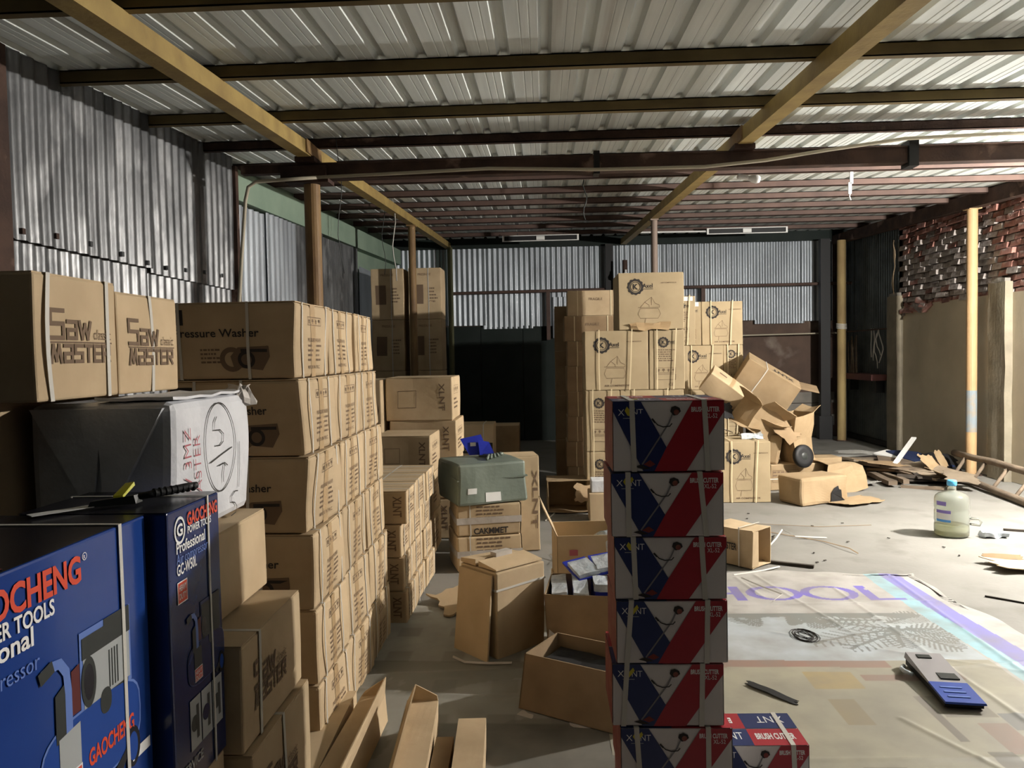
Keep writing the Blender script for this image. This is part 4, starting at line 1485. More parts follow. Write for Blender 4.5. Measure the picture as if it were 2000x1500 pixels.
# --- grey-green wrapped parcel on two taped cartons
GX, GY, GR = -.50, 6.02, R(24)
for i, (z, h, s) in enumerate(((0, .27, .50), (.271, .24, .49))):
    c = Carton(['taped carton on the floor under the green parcel', 'taped carton with large black letters under the green parcel'][i], (GX, GY, z), (s, .46, h), rotz=GR * .6, name='taped_carton', jit=.012, rad=.012)
    c.bars('-Y', .3, .85, .5, .95, 4, M_INK_S, seed=i)
    if i:
        c.text('-Y', 'CAKMMET', .25, .06, .045, M_INK, .03, width=.27)
    c.rect('+X', .0, .5, 0, 1, M_FILM, .002, name='tape')
    c.strap('z', .5, m=M_FILM, w=.05)
    c.strap('x', .2, w=.008)
    c.done()
c = Carton('grey-green wrapped parcel with paper labels in the aisle', (GX - .01, GY, .512), (.56, .50, .32), rotz=GR, name='wrapped_parcel', material=M_GREEN, jit=.02, rad=.02, n=9, cat='parcel')
c.rect('-Y', .14, .27, .26, .40, M_PAPER, .003, name='paper_label')
c.rect('-Y', .40, .62, .06, .28, M_PAPER, .003, name='paper_label')
c.rect('+X', .55, .80, .35, .75, M_PAPER, .003, name='paper_label')
c.done()
o = MB().box(-.285, .285, -.255, .255, .19, .20).build('wrap_fold', M_GREEN, c.root)
crumple(o, .012, 6, 2, 4)
for i in range(5):
    o = MB().tube([(.0 + .05 * i, -.12 + .05 * i, .325), (.06 + .03 * i, .0 + .02 * i, .338), (.03 + .05 * i, .14, .325)], .011, 6).build('wrap_crease', M_GREEN, c.root, True)
xbox('pale carton standing behind the green parcel', (-.235, 6.50, 0), (.30, .30, .80), rotz=R(10), straps=False, seed=60, group='cartons in the left aisle')
bp_ = thing('blue_packet', 'folded bright blue printed packet on the green parcel', 'packet', (-.52, 6.13, .845), (0, 0, R(15)))
pm = mat('bright_blue_card', (.025, .04, .42), .4)
MB().hexa([(-.10, 0, 0), (.06, 0, 0), (.06, .01, 0), (-.10, .01, 0)], [(-.17, .02, .13), (.0, .02, .16), (.0, .03, .16), (-.17, .03, .13)]).build('card', pm, bp_)
MB().hexa([(-.02, -.03, 0), (.10, -.04, 0), (.10, -.03, 0), (-.02, -.02, 0)], [(-.03, -.01, .12), (.06, -.01, .10), (.06, 0, .10), (-.03, 0, .12)]).build('flap', pm, bp_)
MB().box(-.09, -.045, .006, .009, .07, .1).build('print', M_WHITE, bp_, False, None, None)

# --- upturned tan carton in the aisle
c = Carton('upright tan carton with a white strap and cut top in the aisle', (-.262, 4.30, 0), (.355, .315, .48), rotz=R(44), name='upright_carton', jit=.008, rad=.008, shear=(.0, .0))
c.strap('z', .80, w=.012)
c.rect('-X', .42, .47, .83, .90, M_INK, .002, n=1)
c.rect('-X', .45, .47, .50, .56, M_INK, .002, n=1)
c.done()
MB().hexa([(-.17, -.15, .482), (.17, -.15, .482), (.17, .0, .482), (-.17, .0, .482)], [(-.17, -.15, .49), (.17, -.15, .49), (.17, .0, .512), (-.17, .0, .512)]).build('flap', M_CARD, c.root)
MB().hexa([(-.175, .02, .482), (.17, .02, .482), (.17, .15, .482), (-.175, .15, .482)], [(-.175, .02, .518), (.17, .02, .50), (.17, .15, .49), (-.175, .15, .505)]).build('flap', M_CARD, c.root)
MB().box(-.05, .07, -.01, .04, .505, .535).build('torn_edge', M_FILM, c.root)
MB().hexa([(-.245, -.15, 0), (-.235, -.15, 0), (-.235, .14, 0), (-.245, .14, 0)], [(-.195, -.14, .46), (-.185, -.14, .46), (-.185, .14, .46), (-.195, .14, .46)]).build('loose_panel', M_CARD, c.root)

# ================================================================== OPEN CARTONS IN THE MIDDLE
# open carton behind the cutter stack, standing on a low one
Carton('low tan carton under the open carton with clear bags', (.285, 4.80, 0), (.50, .42, .245), rotz=R(4), jit=.008).flaps().done()
oc = open_carton('open brown carton with clear plastic bags inside', (.275, 4.80, .249), (.47, .40, .30), (0, 0, R(4)), (None, None, None, 25), M_CARD, seed=2)
o = MB().lathe([(.001, .26), (.06, .25), (.11, .2), (.12, .1), (.1, .02)], 16).build('plastic_bag', M_PLASTIC, None, True, (.40, 4.72, .30))
crumple(o, .035, 9, 5, 1)
tag(o, 'crumpled clear plastic bag in the open brown carton', 'bag')
MB().box(-.16, -.11, -.2035, -.2015, .18, .215).build('print', MATS['faded_red_ink'], oc)
# carton of wrapped blue packets
Carton('hidden brown carton under the carton of blue packets', (.23, 4.20, 0), (.44, .42, .11), jit=.004).done()
oc = open_carton('grey-brown open carton full of blue packets in film', (.22, 4.17, .112), (.42, .40, .27), (0, 0, R(-6)), (None, None, None, None), M_CARD_D, taper=(-.015, 0), seed=3)
for i in range(4):
    p = thing('blue_packet', 'film wrapped blue packet in the open carton, %s from the left' % NUM[i], 'packet', (.085 + .09 * i, 4.16, .13), (R(4 * math.sin(i * 2)), R(-6 + 5 * i), 0), 'blue packets in film')
    MB().box(-.036, .036, -.16, .16, 0, .25 + .014 * i).build('packet_body', pm, p)
    o = MB().box(-.041, .041, -.165, .165, .225 + .014 * i, .262 + .014 * i).build('film', M_PLASTIC, p)
    crumple(o, .008, 20, i, 4)
for i, (x, y, z, a) in enumerate(((.19, 4.30, .425, 20), (.32, 4.34, .445, 8))):
    p = thing('blister_pack', 'clear topped blue blister pack lying on the packets, %s' % ['left', 'right'][i], 'packet', (x, y, z), (R(10), R(-8), R(a)))
    MB().box(-.07, .07, -.12, .12, 0, .012).build('backing_card', pm, p)
    o = MB().box(-.062, .062, -.11, .06, .012, .035).build('clear_shell', M_PLASTIC, p)
    crumple(o, .004, 20, i, 3)
# lower carton with dusty film hanging over it
oc = open_carton('dark tan open carton with a film skirt, lowest of the middle group', (.17, 3.52, .012), (.52, .37, .25), (0, 0, R(-30)), (None, None, None, None), M_CARD_D, taper=(.02, .03), seed=5)
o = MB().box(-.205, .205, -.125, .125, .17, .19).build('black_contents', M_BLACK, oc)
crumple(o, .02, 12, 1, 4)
o = MB().box(-.27, .30, -.23, .22, 0, .006).build('flattened_film', M_FILM, None, False, (.19, 3.50, .002), (0, 0, R(-30)))
tag(crumple(o, .012, 6, 2, 7), 'dusty film and paper lying under the lowest open carton', 'film')
o = MB().ribbon([(.0, 3.935, .15), (.06, 3.925, .11), (.14, 3.915, .085), (.24, 3.90, .075), (.34, 3.885, .085), (.44, 3.88, .12)], (0, .25, 1), .14, .006).build('film_sheet', M_FILM, None, True)
crumple(o, .014, 9, 8, 2)
tag(o, 'dusty white film sagging between the two open cartons', 'film')
# flattened carton leaning on the floor in the aisle
torn_sheet('flattened tan carton on the floor behind the upright carton', (-.56, 4.95, .03), (.36, .42), (R(4), R(-5), R(25)), M_CARD, 11, .02, .012)

# ------------------------------------------------------------------ long cartons at the bottom of the picture
def long_carton(label, loc, size, rot, m=None, ink=False, flaps=None, seed=0):
    root = thing('long_carton', label, 'box', loc, rot, 'long narrow cartons in front')
    sx, sy, sz = size
    o = MB().box(-sx / 2, sx / 2, -sy / 2, sy / 2, 0, sz).build('body', m or M_CARD, root)
    crumple(o, .003, 5, seed, 4)
    if ink:
        for i in range(7):
            a = rnd.uniform(-.03, .03)
            MB().box(a - .006, a + .012, -sy * .28 + i * .012, -sy * .28 + .009 + i * .012, sz + .002, sz + .0035).build('print', M_INK, root)
    if flaps:
        for (b, t) in flaps:
            recalc(MB().hexa(b, t).build('flap', m or M_CARD, root))
    return root


long_carton('long flat carton with a smudged black mark, leftmost in front', (-.925, 2.84, 0), (.115, 1.15, .125), (0, 0, R(1.5)), M_CARD, True, seed=1)
# carton with one lit side and a raised point
w_ = .11
long_carton('long carton standing on edge with a bright lit side', (-.795, 2.84, 0), (w_, 1.05, .13), (0, R(-4), R(-1)), M_CARD, seed=3,
            flaps=[([(w_ / 2 - .004, -.42, .128), (w_ / 2 + .001, -.42, .128), (w_ / 2 + .001, .51, .128), (w_ / 2 - .004, .51, .128)],
                    [(w_ / 2 - .012, -.40, .15), (w_ / 2 - .007, -.40, .15), (w_ / 2 + .012, .52, .21), (w_ / 2 + .007, .52, .21)]),
                   ([(-w_ / 2, .516, .128), (w_ / 2, .516, .128), (w_ / 2, .522, .128), (-w_ / 2, .522, .128)],
                    [(-w_ / 2 + .02, .52, .15), (w_ / 2, .52, .20), (w_ / 2, .526, .20), (-w_ / 2 + .02, .526, .15)])])
long_carton('long carton with a triangular patch of light on its end', (-.535, 2.80, 0), (.135, .95, .15), (0, R(2), R(3)), M_CARD, seed=4,
            flaps=[([(-.066, -.45, .148), (-.060, -.45, .148), (-.060, .47, .148), (-.066, .47, .148)],
                    [(-.050, -.45, .165), (-.044, -.45, .165), (-.03, .48, .215), (-.036, .48, .215)]),
                   ([(-.06, .466, .148), (.066, .466, .148), (.066, .474, .148), (-.06, .474, .148)],
                    [(-.03, .47, .215), (.06, .47, .17), (.06, .476, .17), (-.03, .476, .215)])])
long_carton('low narrow dark carton between two long ones', (-.415, 2.60, 0), (.07, .9, .10), (0, 0, R(2)), M_CARD_D, seed=5)
long_carton('long dark carton, rightmost of those in front', (-.305, 2.65, 0), (.115, .95, .14), (0, 0, R(2.5)), M_CARD, seed=6)

# ------------------------------------------------------------------ floor sheets
def draped(name, x0, x1, y0, y1, nx, ny, paint, height, label, cat, outline=None, rough=.55):
    """a printed sheet on the floor: a grid whose print is stored per vertex"""
    X = np.linspace(0, 1, nx + 1)
    Y = np.linspace(0, 1, ny + 1)
    gx, gy = np.meshgrid(X, Y)
    wx = x0 + (x1 - x0) * gx
    wy = y0 + (y1 - y0) * gy
    if outline:
        wx, wy = outline(wx, wy, gx, gy)
    wz = height(wx, wy)
    col = paint(wx, wy)
    V = np.stack([wx.ravel(), wy.ravel(), wz.ravel()], 1)
    idx = np.arange((nx + 1) * (ny + 1)).reshape(ny + 1, nx + 1)
    F = np.stack([idx[:-1, :-1].ravel(), idx[:-1, 1:].ravel(), idx[1:, 1:].ravel(), idx[1:, :-1].ravel()], 1)
    me = bpy.data.meshes.new(name)
    me.vertices.add(len(V))
    me.vertices.foreach_set('co', V.ravel())
    me.loops.add(F.size)
    me.loops.foreach_set('vertex_index', F.ravel())
    me.polygons.add(len(F))
    me.polygons.foreach_set('loop_start', np.arange(len(F)) * 4)
    me.polygons.foreach_set('use_smooth', np.ones(len(F), bool))
    me.update()
    at = me.color_attributes.new('print', 'FLOAT_COLOR', 'POINT')
    rgba = np.concatenate([col.reshape(-1, 3), np.ones((len(V), 1))], 1)
    at.data.foreach_set('color', rgba.ravel())
    m = bpy.data.materials.new(name + '_print')
    m.use_nodes = True
    N, L = m.node_tree.nodes, m.node_tree.links
    b = N['Principled BSDF']
    b.inputs['Roughness'].default_value = rough
    b.inputs['Specular IOR Level'].default_value = .3
    a = N.new('ShaderNodeAttribute')
    a.attribute_name = 'print'
    nz_ = N.new('ShaderNodeTexNoise')
    nz_.inputs['Scale'].default_value = 5
    nz_.inputs['Detail'].default_value = 8
    mr = N.new('ShaderNodeMapRange')
    mr.inputs['From Min'].default_value = .35
    mr.inputs['From Max'].default_value = .75
    mr.inputs['To Min'].default_value = 0
    mr.inputs['To Max'].default_value = .7
    tc = N.new('ShaderNodeTexCoord')
    L.new(tc.outputs['Object'], nz_.inputs['Vector'])
    L.new(nz_.outputs['Fac'], mr.inputs['Value'])
    mx = N.new('ShaderNodeMix')
    mx.data_type = 'RGBA'
    mx.inputs['B'].default_value = (.21, .195, .165, 1)
    L.new(mr.outputs['Result'], mx.inputs['Factor'])
    L.new(a.outputs['Color'], mx.inputs['A'])
    L.new(mx.outputs['Result'], b.inputs['Base Color'])
    me.materials.append(m)
    o = bpy.data.objects.new(name, me)
    COL.objects.link(o)
    return tag(o, label, cat)


def smooth_noise(seed, fx, fy):
    rs = np.random.RandomState(seed)
    ph = rs.uniform(0, 6.28, (8, 2))
    fr = rs.uniform(.4, 1.6, (8, 2))

    def f(x, y):
        r = 0
        for i in range(8):
            r = r + np.sin(x * fx * fr[i, 0] + ph[i, 0] + 1.7 * np.sin(y * fy * fr[i, 1] + ph[i, 1]))
        return r / 8
    return f


sn1, sn2, sn3 = smooth_noise(1, 5, 5), smooth_noise(2, 14, 11), smooth_noise(3, 2.2, 2.0)


def seg_dist(x, y, a, b):
    ax, ay = a
    bx, by = b
    dx, dy = bx - ax, by - ay
    t = np.clip(((x - ax) * dx + (y - ay) * dy) / (dx * dx + dy * dy), 0, 1)
    return np.hypot(x - ax - t * dx, y - ay - t * dy)


creases = [((1.2, 4.93), (2.62, 5.0)), ((1.3, 4.45), (2.6, 3.78)), ((1.95, 5.3), (2.15, 2.2)), ((1.5, 5.6), (1.75, 4.4)), ((1.55, 3.4), (2.02, 2.4)), ((1.0, 3.05), (2.6, 3.1)), ((2.45, 5.6), (2.3, 2.2)), ((2.0, 3.95), (2.62, 4.05)), ((1.35, 5.55), (1.42, 5.1))]


def banner_h(x, y):
    z = .004 + .003 * (1 + sn1(x, y)) + .0012 * (1 + sn2(x, y))
    for k, (a, b) in enumerate(creases):
        d = seg_dist(x, y, a, b)
        z = z + .0045 * np.exp(-(d / .016) ** 2)
    return np.maximum(z, .002)


def lay(col, mask, c, k=1.0):
    w = (mask * k)[..., None]
    return col * (1 - w) + np.array(c) * w


def banner_paint(x, y):
    col = np.zeros(x.shape + (3,)) + np.array((.40, .385, .36))
    ww = .03 * sn1(x, y)
    # picture of sky, then a building in yellows and reds, then green and blue at the near end
    sky = (y < 4.78) & (y > 4.05 + ww) & (x < 2.29)
    col = lay(col, sky.astype(float), (.38, .42, .445))
    bl = np.clip(sn3(x + 4, y * 2) * 1.5, 0, 1) * sky
    col = lay(col, bl, (.44, .45, .44), .8)
    low = (y <= 4.05 + ww) & (x < 2.29)
    col = lay(col, low.astype(float), (.33, .31, .235))
    roof = low & (y > 3.96 + ww * .5) & (x < 1.75)
    col = lay(col, roof.astype(float), (.27, .15, .12), .85)
    roof2 = low & (np.abs(y - 3.83 + .02 * sn2(x, y)) < .035) & (x < 2.05) & (x > 1.55)
    col = lay(col, roof2.astype(float), (.26, .14, .115), .85)
    # arcades, windows and pillars of the printed building
    for (a0, a1, b0, b1, c, k) in ((1.28, 1.52, 3.70, 3.90, (.36, .27, .12), .8), (1.75, 1.98, 3.42, 3.62, (.16, .14, .11), .8), (1.99, 2.13, 3.30, 3.45, (.13, .14, .15), .8),
                                   (1.70, 1.74, 3.2, 3.62, (.12, .10, .09), .8), (1.85, 1.98, 3.10, 3.36, (.24, .13, .10), .7), (1.95, 2.12, 2.98, 3.14, (.12, .12, .115), .8), (1.76, 1.86, 3.0, 3.12, (.13, .12, .10), .8),
                                   (1.30, 1.42, 3.35, 3.6, (.26, .20, .11), .7), (2.13, 2.2, 2.6, 3.5, (.52, .47, .3), .5)):
        mk = (x > a0) & (x < a1) & (y > b0) & (y < b1)
        col = lay(col, mk.astype(float), c, k)
    near = (y < 2.92 + ww * 1.5) & (x < 2.29)
    col = lay(col, near.astype(float), (.30, .345, .29))
    near2 = (y < 2.74 + ww) & (x < 2.29)
    col = lay(col, near2.astype(float), (.33, .39, .42))
    band = (np.abs(y - 2.95 - ww * 1.5) < .03) & (x < 2.29)
    col = lay(col, band.astype(float), (.13, .13, .11), .8)
    near3 = (y < 2.5 + ww) & (x < 2.29)
    col = lay(col, near3.astype(float), (.50, .40, .36), .7)
    grime = np.clip(sn3(x * 1.7, y * 1.3) * 1.2 + .1, 0, 1) * low
    col = lay(col, grime, (.20, .19, .165), .6)
    # palm fronds
    g = np.array((.14, .15, .135))
    palm = np.zeros(x.shape)
    top = (y < 4.78) & (y > 4.70 + .05 * sn2(x * 2.3, y)) & (x < 2.25)
    palm = np.maximum(palm, top * 1.0)
    for (cx, cy, ang, ln, bend) in ((2.05, 4.50, 3.35, .62, .35), (2.05, 4.5, 2.9, .5, -.25), (2.05, 4.5, .1, .3, -.3), (2.05, 4.5, -.4, .28, -.5), (2.1, 4.52, 3.7, .55, .1), (2.0, 4.6, .5, .3, .0), (2.05, 4.55, 4.2, .33, .4), (2.0, 4.65, 3.1, .45, .1), (2.05, 4.45, 5.2, .3, .3), (1.30, 4.76, 3.9, .2, .3), (1.45, 4.76, 5.3, .16, -.3), (1.6, 4.74, 4.9, .2, 0)):
        n = 11
        px, py = cx, cy
        an = ang
        for k in range(n):
            qx, qy = px + ln / n * math.cos(an), py + ln / n * math.sin(an)
            palm = np.maximum(palm, (seg_dist(x, y, (px, py), (qx, qy)) < .012) * 1.0)
            for s in (-1, 1):
                la = an + s * 1.0
                L_ = .12 * math.sin(math.pi * (k + 1.5) / (n + 2))
                palm = np.maximum(palm, (seg_dist(x, y, (qx, qy), (qx + L_ * math.cos(la), qy + L_ * math.sin(la))) < .006) * 1.0)
            px, py = qx, qy
            an += bend / n
    col = col * (1 - .85 * palm[..., None]) + g * .85 * palm[..., None]
    # stripes along the right-hand edge
    e = .02 * np.sin(y * 2.1)
    col = lay(col, ((x > 2.29 + e) & (x < 2.41 + e)).astype(float), (.27, .45, .51))
    col = lay(col, ((x > 2.40 + e) & (x < 2.53 + e)).astype(float), (.20, .19, .47))
    col = lay(col, (x > 2.53 + e).astype(float), (.42, .41, .39))
    # large lettering: SCHOOL, upright as seen from the entrance
    inkc = (.15, .12, .44)
    y0, y1 = 5.03, 5.33
    ym, hy = (y0 + y1) / 2, (y1 - y0) / 2
    let = np.zeros(x.shape, bool)
    for cx in (1.515, 1.88):
        let |= (((x - cx) / .185) ** 2 + ((y - ym) / hy) ** 2 < 1) & (((x - cx) / .125) ** 2 + ((y - ym) / (hy - .032)) ** 2 > 1)
    let |= (np.abs(x - 1.27) < .035) & (np.abs(y - ym) < hy)
    let |= (np.abs(x - 1.02) < .035) & (np.abs(y - ym) < hy)
    let |= (np.abs(x - 1.15) < .14) & (np.abs(y - ym) < .018)
    let |= (np.abs(x - 2.13) < .033) & (np.abs(y - ym) < hy)
    let |= (x > 2.13) & (x < 2.33) & (y > y0) & (y < y0 + .035)
    cc = (((x - .80) / .16) ** 2 + ((y - ym) / hy) ** 2 < 1) & (((x - .80) / .105) ** 2 + ((y - ym) / (hy - .032)) ** 2 > 1) & (x < .88)
    let |= cc
    for sx_, sy_, flip in ((.48, ym + hy / 2, 1), (.48, ym - hy / 2, -1)):
        d_ = ((x - sx_) / .11) ** 2 + ((y - sy_) / (hy / 2 + .012)) ** 2
        e_ = ((x - sx_) / .06) ** 2 + ((y - sy_) / (hy / 2 - .03)) ** 2
        let |= (d_ < 1) & (e_ > 1) & ~((flip * (x - sx_) > .02) & (flip * (y - sy_) < -.0) & (flip * (y - sy_) > -.03))
    col = lay(col, (let & (sn2(x * 2, y * 2) < .75)).astype(float), inkc, .95)
    return col


def banner_edge(wx, wy, gx, gy):
    wx = wx + np.where(gx > .98, .05 * np.sin(wy * 3.3) + .02 * np.sin(wy * 11), 0)
    wy = wy + np.where(gy > .985, .05 * np.sin(wx * 4.1 + 1) + .012 * np.sin(wx * 19), 0)
    return wx, wy


banner = draped('printed_banner', .25, 2.66, 1.9, 5.66, 360, 420, banner_paint, banner_h, 'large printed vinyl banner with palms and purple lettering on the floor', 'banner', banner_edge)
P = []
for k in range(150):
    a = k * .42
    q_ = .35 + .65 * abs(math.sin(k * .137 + 1))
    x = 1.46 + .07 * q_ * math.cos(a) + .01 * math.sin(k * .05)
    y = 4.40 + .105 * q_ * math.sin(a)
    P.append((x, y, float(banner_h(np.array(x), np.array(y))) + .003))
MB().tube(P, .0018, 4).build('scribble', M_INK, banner)

# dull printed sheet in the left aisle
sa, sb = smooth_noise(11, 6, 8), smooth_noise(12, 20, 16)


def aisle_h(x, y):
    return .004 + .004 * (1 + sa(x, y)) + .0015 * (1 + sb(x, y)) + .012 * np.exp(-((y - 3.93 - .1 * x) / .03) ** 2) + .010 * np.exp(-((y - 3.55 + .15 * x) / .02) ** 2)


def aisle_p(x, y):
    col = np.zeros(x.shape + (3,)) + np.array((.26, .26, .235))
    col = lay(col, (sa(x * 1.3, y * .8) > .05).astype(float), (.17, .165, .14), .8)
    col = lay(col, (y > 4.05).astype(float), (.36, .37, .345), .7)
    blocks = ((np.sin(x * 21) > .2) & (np.sin(y * 17 + 1) > .3)).astype(float)
    col = lay(col, blocks, (.12, .115, .10), .45)
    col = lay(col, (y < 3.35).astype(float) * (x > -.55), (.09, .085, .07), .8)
    return col


draped('floor_sheet', -1.0, .32, 2.3, 4.85, 90, 150, aisle_p, aisle_h, 'dull printed plastic sheet on the floor of the aisle', 'sheet', lambda wx, wy, gx, gy: (wx, wy + np.where(gy > .97, .12 * np.sin(wx * 5), 0)))

# ------------------------------------------------------------------ things on the banner and open floor
# blister package
bpk = thing('tool_package', 'flat grey and blue tool package lying on the banner', 'package', (1.89, 3.73, .016), (0, R(1), R(-5.5)))
card_b = mat('package_blue', (.03, .07, .33), .35)
MB().box(-.083, .083, -.24, .24, 0, .03).build('tray', M_BLACK, bpk)
MB().hexa([(-.088, -.06, .031), (.088, -.06, .031), (.088, .25, .031), (-.088, .25, .031)], [(-.086, -.06, .04), (.086, -.06, .04), (.084, .245, .062), (-.084, .245, .062)]).build('grey_card', mat('package_grey', (.30, .29, .295), .35), bpk)
MB().hexa([(-.088, -.26, .022), (.088, -.26, .022), (.088, -.06, .031), (-.088, -.06, .031)], [(-.086, -.255, .03), (.086, -.255, .03), (.086, -.06, .04), (-.086, -.06, .04)]).build('blue_card', card_b, bpk)
MB().box(-.02, .065, -.035, .03, .041, .048).build('window_patch', M_DGREY, bpk)
MB().box(-.045, .02, .18, .22, .056, .0625).build('hang_hole', M_DGREY, bpk)
for i in range(3):
    y_ = -.21 + .045 * i
    z_ = .0335 + .0022 * i
    MB().box(-.055, .04, y_, y_ + .012, z_, z_ + .002).build('print', M_PALEBLUE, bpk)
o = MB().tube([(-.11, .19, .01), (-.135, .15, .012), (-.14, .10, .02), (-.11, .07, .015)], .011, 6).build('loose_shell', M_PLASTIC, bpk, True)

# water bottle
wb = thing('water_bottle', 'large clear water bottle with a sky blue cap on the floor', 'bottle', (3.52, 6.80, 0), (0, 0, R(0)))
prof = [(.118, .0), (.134, .012), (.138, .05), (.138, .10), (.133, .112), (.133, .122), (.138, .134), (.138, .215), (.133, .228), (.133, .238), (.138, .25), (.138, .30), (.136, .325), (.127, .348), (.105, .367), (.07, .381), (.042, .389), (.035, .397), (.034, .41), (.034, .452)]
inner = [(r - .004, z + (.004 if k == 0 else 0)) for k, (r, z) in enumerate(prof)]
b_ = MB()
n = 32
for r_, z in prof + inner[::-1]:
    for k in range(n):
        a = 2 * math.pi * k / n
        b_.v.append((r_ * math.cos(a), r_ * math.sin(a), z))
q = len(prof) * 2
for i in range(q - 1):
    for k in range(n):
        k2 = (k + 1) % n
        b_.f.append((i * n + k, i * n + k2, (i + 1) * n + k2, (i + 1) * n + k))
b_.f.append(tuple(range(n))[::-1])
b_.f.append(tuple((q - 1) * n + k for k in range(n)))
b_.build('bottle_body', M_BOTTLE, wb, True)
MB().lathe([(.110, .006), (.1325, .016), (.1325, .06), (.1325, .095), (.131, .0965)], 32).build('water', M_WATER, wb, True)
MB().lathe([(.035, .436), (.039, .440), (.039, .474), (.034, .484), (.012, .487)], 24).build('cap', M_CAP, wb, True)
mb = MB().tube([(.10, -.10, .17), (.165, -.12, .165), (.185, -.12, .14), (.175, -.115, .11), (.10, -.10, .12)], .010, 8)
mb.build('handle', M_BOTTLE, wb, True)


def curved_label(a0, a1, z0, z1, m, name='label'):
    mb = MB()
    for i in range(9):
        a = R(a0 + (a1 - a0) * i / 8)
        for z in (z0, z1):
            mb.v.append((.1395 * math.cos(a), .1395 * math.sin(a), z))
    for i in range(8):
        mb.f.append((2 * i, 2 * i + 2, 2 * i + 3, 2 * i + 1))
    return mb.build(name, m, wb)


curved_label(188, 225, .275, .31, M_LPURP)
curved_label(188, 240, .21, .236, M_LPURP)
curved_label(188, 240, .155, .21, M_PAPER)
curved_label(188, 240, .135, .156, M_LBLUE)

# small open carton near the cutter stack
oc = open_carton('small open strapped carton with a torn end near the cutter stack', (1.50, 5.98, .006), (.36, .25, .285), (0, 0, R(-48)), (None, None, None, None), M_CARD, crush=.012, seed=7, open_end='+X')
vv, ff, tw = text_mesh('SAW MASTER', .03)
MB().add([(-.20 + .25 * p_[0] / tw, -.137, .12 + p_[1] * .05) for p_ in vv], ff).build('lettering', M_INK, oc)
recalc(MB().ribbon([(.07, -.136, .0), (.07, -.136, .298), (.07, .136, .298)], (1, 0, 0), .01, .002).build('strap', M_STRAP, oc))
recalc(MB().hexa([(.17, -.128, .01), (.18, -.128, .01), (.185, -.05, .01), (.175, -.05, .01)], [(.18, -.128, .28), (.19, -.128, .28), (.20, -.075, .28), (.19, -.075, .28)]).build('torn_flap', M_CARD, oc))
# thin strips and scraps on the floor
strips = [('thin white packing strap curled on the floor, left of the stack of cutters', [(.02, 6.25, .004), (.06, 6.12, .01), (.10, 5.95, .05), (.16, 5.9, .02), (.30, 5.85, .005)], .012, M_STRAP),
          ('short white strap beside the curled one', [(.10, 6.0, .004), (.12, 6.1, .06), (.09, 6.2, .09)], .012, M_STRAP),
          ('white strap lying at the foot of the crushed cartons', [(-.02, 7.5, .004), (.05, 7.75, .004), (.1, 7.95, .012)], .012, M_STRAP),
          ('folded pale strap on the open floor behind the small carton', [(1.85, 6.45, .005), (1.95, 6.6, .03), (2.08, 6.85, .05), (2.15, 6.72, .02), (2.42, 6.72, .006)], .014, M_STRAP),
          ('long thin strap line crossing the floor in front of the logo carton', [(1.95, 7.3, .004), (2.5, 7.15, .004), (3.0, 7.2, .004)], .006, M_CARD_D),
          ('strap end running towards the crushed cartons', [(2.0, 6.95, .004), (2.35, 6.6, .004), (2.45, 6.3, .02), (2.48, 6.2, .004)], .010, M_CARD_D),
          ('white strap lying at the back edge of the banner', [(1.35, 5.60, .012), (1.6, 5.72, .01), (1.75, 5.83, .006)], .012, M_STRAP),
          ('pale strap curled on the lettering of the banner', [(1.38, 5.5, .02), (1.46, 5.3, .02), (1.55, 5.12, .02), (1.45, 4.98, .02)], .010, M_STRAP),
          ('pale twisted strap on the aisle sheet by the upright carton', [(-.52, 4.05, .03), (-.45, 4.0, .02), (-.32, 3.98, .022), (-.2, 3.99, .02)], .012, M_FILM)]
for lab, P, w, m in strips:
    sm = []
    for i in range(len(P) - 1):
        for k in range(5):
            t = k / 5
            sm.append(Vector(P[i]).lerp(Vector(P[i + 1]), t))
    sm.append(Vector(P[-1]))
    d = Vector(P[-1]) - Vector(P[0])
    o = MB().ribbon(sm, (-d.y, d.x, .3), w, .002).build('packing_strap', m)
    tag(o, lab, 'strap')
board('thin dark stick on the floor right of the small open carton', (1.83, 5.90, 0), (.03, .38, .02), (0, 0, R(62)), M_WOOD_D, 'wooden_stick', 'stick', warp=.003)
board('short dark stick on the floor right of the water bottle', (4.18, 6.92, 0), (.028, .26, .018), (0, 0, R(68)), M_WOOD_D, 'wooden_stick', 'stick', warp=.003)
tag(crumple(MB().box(-.10, .10, -.05, .05, .004, .045).build('plastic_scrap', M_PLASTIC, None, False, (3.83, 6.72, 0)), .03, 14, 3, 4), 'crumpled clear plastic scrap beside the water bottle', 'plastic')
torn_sheet('torn pale cardboard sheet with a curled dark edge at the right', (3.62, 5.75, .012), (.75, .36), (0, R(2), R(-8)), M_CARD, 21, .035, .006)
torn_sheet('small dark torn scrap standing on the pale cardboard at the right', (3.45, 5.93, .035), (.30, .05), (R(40), 0, R(-6)), M_CARD_D, 22, .03, .006)
board('dry twig on the floor right of the banner', (2.98, 5.02, 0), (.012, .30, .010), (0, 0, R(50)), M_WOOD_D, 'dry_twig', 'stick', warp=.012, seed=4)
rs = random.Random(12)
for i in range(16):
    x, y = rs.uniform(1.8, 4.2), rs.uniform(4.6, 7.8)
    if x < 2.75 and y < 5.8:
        y += 1.6
    o = MB().box(-.012, .012, -.006, .006, .001, .006).build('litter_crumb', M_WOOD_D, None, False, (x, y, 0), (0, 0, rs.uniform(0, 3)))
    tag(o, 'tiny dark crumb of litter on the open concrete floor', 'litter', 'crumbs on the floor')
torn_sheet('black torn strip lying on the banner by the cutter stack', (1.05, 3.66, .004), (.30, .05), (0, R(1), R(-52)), M_BLACK, 31, .012, .003, 'torn_strip', 'scrap')
